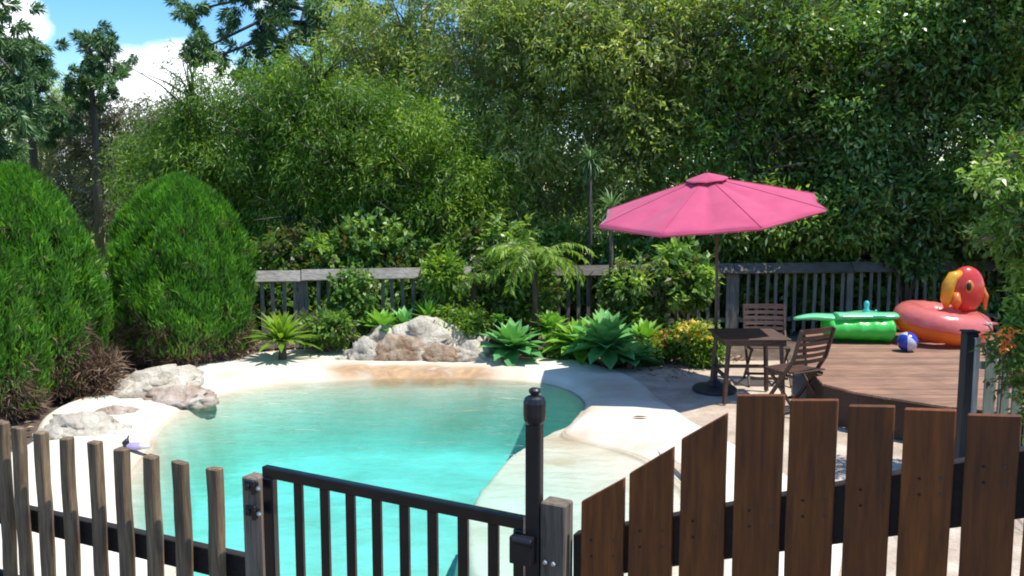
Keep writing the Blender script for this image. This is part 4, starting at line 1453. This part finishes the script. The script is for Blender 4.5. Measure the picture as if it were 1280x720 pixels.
def bush(name, px, py, y, rx, ry, rz_, n_cl, leaf, label, L=0.07, W=0.03, per=9, zb=None, cat='shrub', group=None, droop=0.1, twig=.12, flowers=None, fl_n=0, shell=0.4, zlo=None):
    c = D(px, py, y)
    t = thing(name, (c.x, y, 0), label, cat, group)
    z0 = c.z
    blobs = [(0, 0, z0, rx, ry, rz_), (-rx * .4, 0.05, z0 - rz_ * .2, rx * .6, ry * .7, rz_ * .7), (rx * .45, 0, z0 - rz_ * .15, rx * .55, ry * .7, rz_ * .75)]
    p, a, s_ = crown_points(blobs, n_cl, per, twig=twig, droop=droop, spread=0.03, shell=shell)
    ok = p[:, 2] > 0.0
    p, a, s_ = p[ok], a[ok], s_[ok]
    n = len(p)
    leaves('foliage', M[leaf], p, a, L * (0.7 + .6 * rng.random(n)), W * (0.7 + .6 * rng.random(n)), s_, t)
    mb = MB()
    for k in range(7):
        e = Vector((random.uniform(-.7, .7) * rx, random.uniform(-.6, .5) * ry, z0 + random.uniform(-.2, .6) * rz_))
        mb.tube([(random.uniform(-.05, .05), 0, -0.05), e * 0.5 + Vector((0, 0, .05)), e], [0.018, 0.012, 0.004], 5)
    mb.build('stems', M['bark_brown'], t)
    if flowers:
        m_ = fl_n
        d_ = unit(m_)
        d_[:, 2] = abs(d_[:, 2])
        fp = np.array([0, 0, z0]) + d_ * np.array([rx, ry, rz_]) * (1.12 + .15 * rng.random((m_, 1)))
        fp = np.repeat(fp, 7, axis=0) + rng.normal(size=(m_ * 7, 3)) * 0.012
        leaves('blossoms', M[flowers], fp, unit(m_ * 7) + np.array([0, -.2, .7]), 0.06, 0.04, rng.random(m_ * 7), t)
    return t


FB = 'low shrubs in the bed along the back fence'
bush('flowering_shrub', 868, 424, 11.9, 0.26, 0.25, 0.17, 500, 'leaf_lime', 'low green mound topped with pale yellow flowers near the parasol pole', flowers='petal_yellow', fl_n=150, group=FB)
bush('flowering_shrub', 832, 431, 12.1, 0.17, 0.2, 0.12, 260, 'leaf_lime', 'small plant with orange flowers left of the yellow flowers', flowers='petal_orange', fl_n=60, group=FB)
bush('low_shrub', 408, 408, 12.75, 0.28, 0.25, 0.17, 380, 'leaf_dark', 'dark green low shrub between the yucca and the rock feature', group=FB, L=.09, W=.05)
bush('low_shrub', 578, 401, 12.9, 0.32, 0.25, 0.16, 460, 'leaf_lime', 'olive green low shrub behind the right of the rock feature', group=FB)
bush('low_shrub', 715, 430, 12.5, 0.35, 0.3, 0.22, 500, 'leaf_lime', 'leafy ground shrub under the agaves on the bed edge', group=FB)
bush('low_shrub', 880, 442, 11.8, 0.18, 0.2, 0.12, 260, 'leaf_lime', 'small light green shrub at the foot of the parasol pole', group=FB)
bush('low_shrub', 800, 442, 11.95, 0.26, 0.2, 0.14, 320, 'leaf_dark', 'dark green shrub in the shade right of the biggest agave', group=FB)
bush('climbing_shrub', 852, 345, 13.3, 0.42, 0.3, 0.42, 420, 'leaf_dark', 'broad leaved glossy shrub against the fence behind the parasol pole', L=.14, W=.07, per=7, group='shrubs against the back fence')
bush('climbing_shrub', 790, 372, 13.4, 0.40, 0.35, 0.55, 500, 'leaf_dark', 'dark leafy shrub against the fence left of the parasol pole', L=.13, W=.06, per=7, group='shrubs against the back fence')
bush('climbing_shrub', 442, 372, 13.2, 0.24, 0.25, 0.50, 420, 'leaf_dark', 'dark shrub covering the fence between its two sunlit boards', L=.09, W=.05, group='shrubs against the back fence')
bush('climbing_shrub', 552, 340, 13.35, 0.22, 0.25, 0.30, 260, 'leaf_lime', 'light green leafy shrub over the fence behind the rocks', L=.11, W=.05, group='shrubs against the back fence')
bush('climbing_shrub', 640, 352, 13.6, 0.55, 0.3, 0.55, 900, 'leaf_dark', 'dense dark shrub under the tree fern against the fence', L=.10, W=.05, group='shrubs against the back fence')
bush('climbing_shrub', 1135, 318, 14.6, 0.4, 0.3, 0.28, 300, 'leaf_gloss', 'glossy leaved shrub over the fence behind the inflatables', L=.12, W=.06, group='shrubs against the back fence')
bush('dry_grass', 108, 470, 10.2, 0.30, 0.3, 0.28, 420, 'leaf_brown', 'tuft of pale dry grass under the big clipped conifer', L=.20, W=.014, per=8, droop=-.3, cat='grass tuft')


# tree fern / palm with drooping feather fronds
def palm(name, px, py, y, nf, fl, mat, label, stem_h=None, el0=55, curve=1.9, group=None, lw=0.02, ll=0.16, seed=1, dense=30, lean=0, bark='bark_brown'):
    c = D(px, py, y)
    t = thing(name, (c.x, y, 0), label, 'palm', group)
    rr = random.Random(seed)
    P_, A_, Sh = [], [], []
    mb = MB()
    mb.tube([(lean, 0, -.05), (lean * .5 + .02, 0, c.z * .5), (0, 0, c.z)], [0.06, 0.045, 0.04], 8)
    for k in range(nf):
        a = k * 2.39996 + rr.uniform(-.3, .3)
        e = R(el0 + rr.uniform(-22, 22) * (2.8 if el0 < 40 else 1))
        p = Vector((0, 0, c.z))
        L_ = fl * rr.uniform(.75, 1.1)
        pts = [p.copy()]
        cs = rr.random()
        for s_ in range(dense):
            d_ = Vector((math.cos(a) * math.cos(e), math.sin(a) * math.cos(e), math.sin(e)))
            side = Vector((-math.sin(a), math.cos(a), 0))
            p = p + d_ * L_ / dense
            e -= curve / dense
            f = s_ / dense
            for sg in (-1, 1):
                P_.append(p[:])
                A_.append((side * sg + d_ * .6 + Vector((0, 0, -.45)))[:])
                Sh.append(cs * .5 + rr.random() * .35 + .15)
            if s_ % 6 == 5:
                pts.append(p.copy())
        mb.tube(pts, [0.012 * (1 - .8 * i / len(pts)) for i in range(len(pts))], 4)
    P_, A_, Sh = np.array(P_), np.array(A_), np.array(Sh)
    mb.build('stem', M[bark], t, smooth=True)
    leaves('fronds', M[mat], P_, A_, ll * (.7 + .5 * rng.random(len(P_))), lw, Sh, t, fold=.3)
    return t


palm('tree_fern', 668, 332, 12.9, 24, 0.95, 'frond', 'drooping feathery palm in front of the fence right of the rocks', seed=4, lw=.028)
palm('tree_fern', 592, 352, 13.3, 9, 0.55, 'frond', 'small arching palm against the fence above the rock feature', seed=5)
rosette('slender_palm', 764, 262, 13.4, 0.50, 'leaf_bunya', 'slender strappy leaved palm left of the pink canopy', n=70, wid=0.022, elev=(-60, 80), curve=2.0, zc=D(764, 262, 13.4).z / 0.72, cat='palm', group='strappy palms left of the parasol', seed=20, thin=True)
rosette('slender_palm', 738, 200, 14.8, 0.45, 'leaf_bunya', 'taller green palm rising behind the slender one left of the canopy', n=70, wid=0.022, elev=(-60, 80), curve=2.1, zc=D(738, 200, 14.6).z / 0.72, cat='palm', group='strappy palms left of the parasol', seed=21, thin=True)


# ------------------------------------------------------------------ clipped conifers
def conifer(px_c, base_y, width, height, n, label, seed, taper=1.6, brown=True, dx=0.0):
    g = G(px_c, base_y, 0)
    t = thing('clipped_conifer', (g.x, g.y, 0), label, 'conifer', 'rounded conifers on the left bank')
    W_ = width / 2
    r2 = np.random.default_rng(seed)
    u = r2.random(n)
    z = (0.05 + 0.95 * u)                      # relative height
    th = r2.random(n) * 2 * math.pi
    prof = np.clip(1 - (np.clip(z - 0.30, 0, 1) / 0.70) ** 2.1, 0, 1) ** 0.60
    prof = np.where(z < 0.30, 0.90 + 0.10 * np.sin(z / 0.30 * math.pi / 2), prof)
    cl = np.modf(np.abs(np.sin(np.floor(th * 6) * 9.1 + np.floor(z * 13 + np.sin(th * 5)) * 5.7) * 911.3))[0]
    lump = 1 + 0.045 * np.sin(th * 2 + z * 6 + seed * 2) + 0.055 * np.sin(th * 5 + z * 9 + seed) + 0.04 * np.sin(th * 9 - z * 17 + seed) + 0.19 * (cl - .5) + 0.03 * r2.normal(size=n)
    prof = np.clip(prof, 0.0, 1)
    depth = 1 - 0.22 * r2.random(n) ** 2.2
    rad = W_ * prof * lump * depth
    pos = np.stack([rad * np.cos(th), rad * np.sin(th), z * height * (1 - 0.05 * (1 - depth) * 3)], 1)
    ax = np.stack([np.cos(th) * .45, np.sin(th) * .45, np.full(n, 1.0)], 1) + r2.normal(size=(n, 3)) * .30
    # sprays hang together: clump shade from coarse cells
    cell = np.floor(th * 7) * 13.7 + np.floor(z * 16 + np.sin(th * 6)) * 7.3
    cs = np.modf(np.abs(np.sin(cell) * 4375.5))[0]
    sh = 0.05 + 0.50 * cs + 0.45 * r2.random(n)
    low = (z < 0.22 + 0.09 * np.sin(th * 3 + seed)) | ((cs > .93) & (z < .8) & (r2.random(n) < .8))
    nor = np.stack([np.cos(th), np.sin(th), np.full(n, .3)], 1) + r2.normal(size=(n, 3)) * .5
    keep = ~low | (r2.random(n) < 0.35)
    leaves('foliage', M['leaf_thuja'], pos[keep], ax[keep], (0.10 * (.6 + .8 * r2.random(n)))[keep], (0.013 + 0.009 * r2.random(n))[keep], sh[keep], t, norm=nor[keep])
    sel = low & (r2.random(n) < 0.75)
    k_ = sel.sum()
    p2 = pos[sel] * np.array([.93, .93, 1.0])
    p2[:, 2] = np.abs(p2[:, 2] - 0.05)
    a2 = np.stack([np.cos(th[sel]) * .8, np.sin(th[sel]) * .8, np.full(k_, .1)], 1) + r2.normal(size=(k_, 3)) * .7
    leaves('dead_twigs', M['leaf_brown'], p2, a2, 0.15, 0.010, r2.random(k_), t)
    mb = MB()
    mb.tube([(0, 0, -.05), (0, 0, height * .75)], [0.09, 0.02], 8)
    for k in range(40):
        a = k * 2.4
        z0 = 0.12 + height * 0.016 * k
        rr_ = W_ * 0.75 * (1 - 0.6 * k / 40)
        mb.tube([(0, 0, z0), (math.cos(a) * rr_ * .6, math.sin(a) * rr_ * .6, z0 + .12), (math.cos(a) * rr_, math.sin(a) * rr_, z0 + .4)], [0.022, 0.014, 0.006], 5)
    # dense inner mass so that the shell is not see-through
    mb.build('trunk', M['bark_brown'], t, smooth=True)
    m_ = 5000
    z3 = r2.random(m_)
    t3 = r2.random(m_) * 6.283
    pr = np.where(z3 < .3, .95, np.clip(1 - (np.clip(z3 - .3, 0, 1) / .7) ** 2.1, 0, 1) ** .60)
    r3 = W_ * pr * (.55 + .25 * r2.random(m_))
    leaves('inner_sprays', M['leaf_thuja'], np.stack([r3 * np.cos(t3), r3 * np.sin(t3), .1 + z3 * height * .86], 1), np.stack([np.cos(t3) * .3, np.sin(t3) * .3, np.ones(m_)], 1) + r2.normal(size=(m_, 3)) * .3,
           .26, .12, r2.random(m_) * .25, t, norm=np.stack([np.cos(t3), np.sin(t3), np.zeros(m_)], 1) + r2.normal(size=(m_, 3)) * .3)
    return t


conifer(232, 446, 1.86, 2.52, 105000, 'dome shaped bright green conifer right of the others, free standing', 1)
conifer(34, 492, 1.62, 2.60, 95000, 'biggest rounded green conifer at the left edge of the picture', 2)
conifer(-12, 520, 0.98, 1.78, 36000, 'smaller rounded conifer cut off by the left picture edge, in front of the big one', 3)


# ------------------------------------------------------------------ trees
def wb(px, py, y, rx, rz_, ry=None):
    c = D(px, py, y)
    return (c.x, y, c.z, rx, ry or rx * .8, rz_)


TG = 'trees and tall shrubs behind the back fence'
# A: fine leaved lime shrubs
tree('weeping_shrub', (D(235, 300, 16.6).x, 16.8, -.05), [wb(225, 250, 16.5, 1.1, 1.1), wb(285, 180, 16.6, 1.0, .85), wb(200, 200, 16.9, .7, .6), wb(320, 270, 16.4, .9, .9), wb(260, 320, 16.3, 1.2, .7), wb(262, 118, 16.7, .40, .45), wb(240, 150, 16.7, .35, .4)], 4200, 10, .12, .030,
     'leaf_lime', 'bark', 'lime green fine leaved shrub tree rising behind the dome conifer', group=TG, droop=.5, twig=.35)
tree('weeping_shrub', (D(400, 300, 16.2).x, 16.4, -.05), [wb(390, 150, 16.2, 1.0, .75), wb(345, 210, 16.0, 1.0, .95), wb(430, 210, 16.1, 1.1, 1.0), wb(385, 285, 15.8, 1.2, .8), wb(440, 130, 16.4, .8, .55), wb(320, 140, 16.4, .6, .5), wb(350, 105, 16.4, .35, .35), wb(410, 95, 16.5, .45, .3)], 5200, 10, .12, .030,
     'leaf_lime', 'bark', 'wide lime green weeping shrub tree above the sunlit fence boards', group=TG, droop=.55, twig=.35)
tree('weeping_shrub', (D(520, 300, 16.0).x, 16.3, -.05), [wb(510, 180, 16.0, 1.0, .9), wb(560, 250, 15.9, .9, .9), wb(480, 250, 15.7, .9, .9), wb(530, 300, 15.6, 1.2, .6)], 3800, 10, .12, .034,
     'leaf_lime', 'bark', 'lime green bushy shrub tree left of the picture centre', group=TG, droop=.4, twig=.3)
# B/C: olive gums
tree('gum_tree', (D(520, 300, 20).x, 20, -.05), [wb(500, 60, 19.5, 1.6, 1.3), wb(560, 130, 19.2, 1.4, 1.2), wb(470, 100, 19.6, 1.2, 1.0), wb(600, 40, 19.6, 1.5, 1.3), wb(560, -40, 21.8, 1.6, 1.0)], 3000, 9, .15, .045,
     'leaf_olive', 'bark_pale', 'tall olive green gum tree behind the lime shrubs left of centre', group=TG, r0=.2, droop=.4)
tree('gum_tree', (D(680, 300, 17.6).x, 17.8, -.05), [wb(640, 110, 17.5, 1.3, 1.2), wb(700, 180, 17.2, 1.3, 1.1), wb(620, 210, 17.0, 1.0, 1.0), wb(700, 50, 17.6, 1.6, 1.2), wb(650, 270, 16.8, 1.3, .8), wb(660, -50, 19.8, 1.8, 1.0)], 5400, 9, .14, .045,
     'leaf_olive', 'bark', 'olive and yellow tipped tree in the middle of the picture', group=TG, r0=.18, droop=.35)
tree('gum_tree', (D(830, 300, 17.0).x, 17.4, -.05), [wb(800, 60, 17.2, 1.5, 1.2), wb(850, 150, 16.8, 1.3, 1.1), wb(770, 140, 16.9, 1.1, 1.1), wb(880, 70, 17.0, 1.4, 1.2), wb(800, 240, 16.4, 1.4, .8), wb(840, -50, 19.4, 2.0, 1.0)], 5600, 9, .13, .055,
     'leaf_olive', 'bark', 'pale blossoming olive tree rising above the pink parasol', group=TG, r0=.18, droop=.2)
# D/E: dark broad leaved
tree('broadleaf_tree', (D(980, 300, 16.2).x, 16.6, -.05), [wb(960, 60, 16.4, 1.5, 1.1), wb(1000, 150, 16.0, 1.3, 1.0), wb(930, 160, 16.1, 1.1, 1.0), wb(1050, 90, 16.2, 1.3, 1.1), wb(960, 262, 15.2, 1.5, .8), wb(930, 262, 14.6, .7, .35), wb(1030, 258, 14.7, .8, .35), wb(1000, -40, 18.4, 2.0, 1.0)], 6400, 8, .13, .060,
     'leaf_dark', 'bark', 'dark green broad leaved tree right behind the pink parasol', group=TG, r0=.18, droop=.15)
tree('broadleaf_tree', (D(1130, 300, 15.5).x, 16.0, -.05), [wb(1120, 60, 15.8, 1.4, 1.1), wb(1180, 120, 15.4, 1.2, 1.0), wb(1100, 190, 15.2, 1.2, .9), wb(1060, 235, 15.0, 1.1, .8), wb(1140, 262, 15.6, 1.2, .55), wb(1225, 245, 15.2, .8, .45), wb(1090, 265, 14.7, .7, .35), wb(1230, 60, 15.6, 1.3, 1.0), wb(1150, -40, 17.8, 2.0, 1.0)], 6800, 8, .13, .065,
     'leaf_gloss', 'bark', 'large dark glossy leaved tree with pale leaf tips above the inflatables', group=TG, r0=.2, droop=.15)
tree('broadleaf_tree', (D(1290, 300, 14.6).x, 15.2, -.05), [wb(1270, 150, 14.6, 1.3, 1.0), wb(1250, 230, 14.4, 1.1, .9), wb(1310, 80, 14.8, 1.4, 1.1), wb(1320, 250, 14.4, 1.2, 1.0), wb(1300, -30, 15, 1.8, 1.1)], 4200, 8, .13, .06,
     'leaf_dark', 'bark_brown', 'dark tree at the upper right corner with bare brown twigs', group=TG, r0=.2, droop=.15)
# understory masses behind the fence
UG = 'dark understory bushes just behind the back fence'
for k, (px, yy, rx) in enumerate([(718, 16.0, .8), (350, 15.0, 1.1), (470, 15.2, 1.1), (590, 15.4, 1.1), (860, 15.6, 1.1), (950, 15.7, 1.1), (1040, 15.6, 1.1), (1130, 15.6, 1.1), (1220, 15.3, 1.1)]):
    lab = ['dark understory bush behind the fence by the slender palm', 'dark understory bush behind the leftmost sunlit fence board', 'dark understory bush behind the fence above the left rock feature', 'dark understory bush behind the fence above the right rock feature',
           'dark understory bush behind the fence left of the parasol pole', 'dark understory bush behind the fence straight above the table',
           'dark understory bush behind the fence above the green lounger', 'dark understory bush behind the fence above the blue ball', 'dark understory bush behind the fence above the parrot head'][k]
    bush('understory_bush', px, 350, yy, rx * 1.15, .6, .95, 3000, 'leaf_dark', lab, L=.13, W=.06, per=8, group=UG)
# F: near shrub at the right edge
tree('edge_shrub', (4.75, 7.0, -.05), [wb(1290, 308, 6.9, .34, .28), wb(1300, 240, 6.9, .42, .40), wb(1305, 470, 6.8, .33, .45), wb(1296, 390, 6.95, .28, .3), wb(1340, 380, 6.9, .45, .7)], 1500, 9, .075, .036,
     'leaf_dark', 'bark_brown', 'near glossy shrub hanging into the right edge beside the inflatables', cat='shrub', r0=.045, twig=.10, spread=.03, cull=.9, sub=.14)
fp = np.repeat(np.array([D(1256 + dx, 425 + dy, 6.6)[:] for dx, dy in [(-6, -8), (4, -4), (0, 4), (-3, 12), (8, 6), (10, -10)]]), 12, axis=0)
fl = thing('orange_flowers', (D(1256, 425, 6.6).x, 6.6, 0), 'orange red blossoms on a stalk in the right edge shrub', 'flower')
fp -= np.array([D(1256, 425, 6.6).x, 6.6, 0])
leaves('petals', M['petal_orange'], fp + rng.normal(size=fp.shape) * .012, unit(len(fp)), .045, .022, rng.random(len(fp)), fl)
MB().tube([(0.02, 0.1, 0), (0.02, 0.04, .7), (0, 0, D(1256, 425, 6.6).z)], [.008, .006, .004], 5).build('stalk', M['bark_brown'], fl)


# G/H: araucaria pines: trunk, whorled boughs, foxtail tufts at the ends
def pine(px, y, base_r, top_px_y, boughs, label, tuft=.34, seed=0):
    b0 = D(px, 300, y)
    top = D(px, top_px_y, y).z
    t = thing('araucaria_pine', (b0.x, y, -.05), label, 'pine tree', 'dark araucaria pines at the upper left')
    rr = random.Random(seed)
    mb = MB()
    mb.tube([(0, 0, 0), (0.05, 0, top * .5), (0, 0, top)], [base_r, base_r * .75, base_r * .3], 8)
    P_, A_, S_ = [], [], []
    for (ex, ey, n_t) in boughs:
        e = D(ex, ey, y + rr.uniform(-.8, .8))
        e = Vector((e.x - b0.x, e.y - y, e.z + .05))
        z0 = max(1.0, min(top - .2, e.z + rr.uniform(-.1, .9)))
        s0 = Vector((0, 0, z0))
        m1 = s0.lerp(e, .5) + Vector((0, 0, .35))
        mb.tube([s0, m1, e.lerp(m1, .3), e], [base_r * .3, base_r * .22, base_r * .15, .02], 5)
        for k in range(int(n_t * 1.15)):
            c = e + Vector((rr.gauss(0, .27), rr.gauss(0, .30), rr.gauss(0, .20))) if k else e
            axd = Vector((rr.uniform(-1, 1), rr.uniform(-1, 1), rr.uniform(-1.2, .3))).normalized()
            cs = rr.random()
            m_ = 110
            tt = rng.random((m_, 1))
            a_ = np.array(axd)[None, :]
            rad = unit(m_)
            P_.append(np.array(c)[None, :] + a_ * tt * tuft + rad * .03)
            A_.append(rad * .8 + a_ * .8)
            S_.append(cs * .5 + rng.random(m_) * .5)
    mb.build('trunk', M['bark'], t, smooth=True)
    P_, A_, S_ = np.concatenate(P_), np.concatenate(A_), np.concatenate(S_)
    leaves('needle_tufts', M['leaf_bunya'], P_, A_, .22, .035, S_, t)
    return t


rb2_ = random.Random(5)
bo = [(252, 62, 9), (244, 12, 8), (262, 75, 5), (300, 60, 5), (330, 20, 10), (300, 8, 9), (345, 62, 9), (318, 84, 6), (372, 40, 10), (360, 90, 8), (420, 35, 10), (432, 70, 8), (400, 5, 10), (455, 20, 10), (350, -15, 10), (300, -25, 10), (446, 90, 7), (390, 100, 8), (480, 50, 8), (470, -10, 10), (335, 45, 6)]
pine(402, 22.5, .20, -60, bo, 'tall dark pine with drooping foxtail tufts against the clouds', seed=1)
bo = [(12, 20, 8), (-10, 60, 10), (14, 60, 6), (25, 100, 6), (-15, 110, 12), (8, 140, 8), (0, 180, 12), (-30, 20, 10), (30, 150, 6), (10, 100, 7), (-20, 160, 10), (4, -10, 6)]
pine(-12, 21, .20, -40, bo, 'dark pine cut off by the left picture edge above the conifers', seed=2)
bo = [(45, 56, 11), (44, 70, 9), (38, 82, 7), (40, 90, 8), (62, 100, 8), (22, 110, 7), (50, 130, 9), (72, 130, 6), (30, 150, 8), (58, 165, 8), (80, 160, 5)]
pine(46, 26, .16, 50, bo, 'dark pine with a small rounded top between the edge pine and the forked one', tuft=.30, seed=3)
bo = [(127, 50, 10), (126, 64, 9), (138, 78, 6), (118, 80, 6), (108, 96, 7), (136, 98, 6), (126, 115, 6), (96, 110, 5), (145, 92, 4), (104, 130, 6)]
pine(124, 27, .15, 42, bo, 'slim dark pine standing against the white cloud at the upper left', tuft=.30, seed=4)

# I: grey brown trees behind on the left
tree('dry_gum_tree', (D(140, 300, 29).x, 29, -.05), [wb(135, 190, 29, 1.7, 1.7), wb(110, 165, 29, 1.3, 1.2), wb(175, 150, 29, 1.3, .8), wb(150, 240, 28.5, 1.8, 1.6), wb(205, 170, 29.5, 1.1, .8), wb(100, 250, 28.5, 1.3, 1.3)], 2600, 8, .20, .05,
     'leaf_greybrown', 'bark_pale', 'grey brown thin crowned gum tree below the white cloud', r0=.22, droop=.5, cull=.5, group='hazy gum trees far left')
tree('dry_gum_tree', (D(60, 300, 31).x, 31, -.05), [wb(60, 190, 31, 1.6, 1.6), wb(90, 140, 31, 1.2, .9), wb(40, 250, 30, 1.8, 1.5)], 1700, 8, .20, .05,
     'leaf_olive', 'bark_pale', 'olive gum tree with pale bare limbs behind the edge pines', r0=.2, droop=.5, cull=.5, group='hazy gum trees far left')
tree('dry_gum_tree', (D(215, 300, 33).x, 33, -.05), [wb(215, 165, 33, 1.5, 1.2), wb(245, 190, 33, 1.6, 1.3), wb(200, 220, 32, 1.8, 1.5)], 1500, 8, .20, .05,
     'leaf_greybrown', 'bark_pale', 'grey green gum tree peeping between the lime shrub and the cloud', r0=.2, droop=.5, cull=.5, group='hazy gum trees far left')

# far wood closing the view
fb = []
for k in range(46):
    x = -38 + 76 * k / 45
    hgt = 3.6 if x < -13 else 5.5
    if -21 < x < -15:
        hgt = 2.2
    fb.append((x, 42 + rng.random() * 4, hgt * .5, 2.2, 2, hgt * .62))
p, a, s_ = crown_points(fb, 5200, 8, twig=.6, droop=.2, spread=.15, cull=.1)
ok = p[:, 2] > 0
far = leaves('far_woodland', M['leaf_olive'], p[ok], a[ok], .42, .16, s_[ok] * .8)
tag(far, 'far woodland closing the view between and behind the garden trees', 'woodland', kind='stuff')

# leaf litter and grass in the bed
m_ = 6000
ang = rng.random(m_) * 2.2 + .85
rC = np.interp(ang, TH, RC)
rr_ = rC + .02 + rng.random(m_) ** .8 * 2.6
lp_ = np.stack([CX + rr_ * np.cos(ang), CY + rr_ * np.sin(ang), np.full(m_, -.03) + rng.random(m_) * .03], 1)
dev = rng.normal(size=(m_, 3)) * np.array([1, 1, .25])
lit = leaves('leaf_litter', M['leaf_litter'], lp_, dev, .07, .035, rng.random(m_), norm=np.tile([0, 0, 1.0], (m_, 1)) + rng.normal(size=(m_, 3)) * .25)
tag(lit, 'dry brown leaf litter covering the soil of the garden bed', 'leaf litter', kind='stuff')
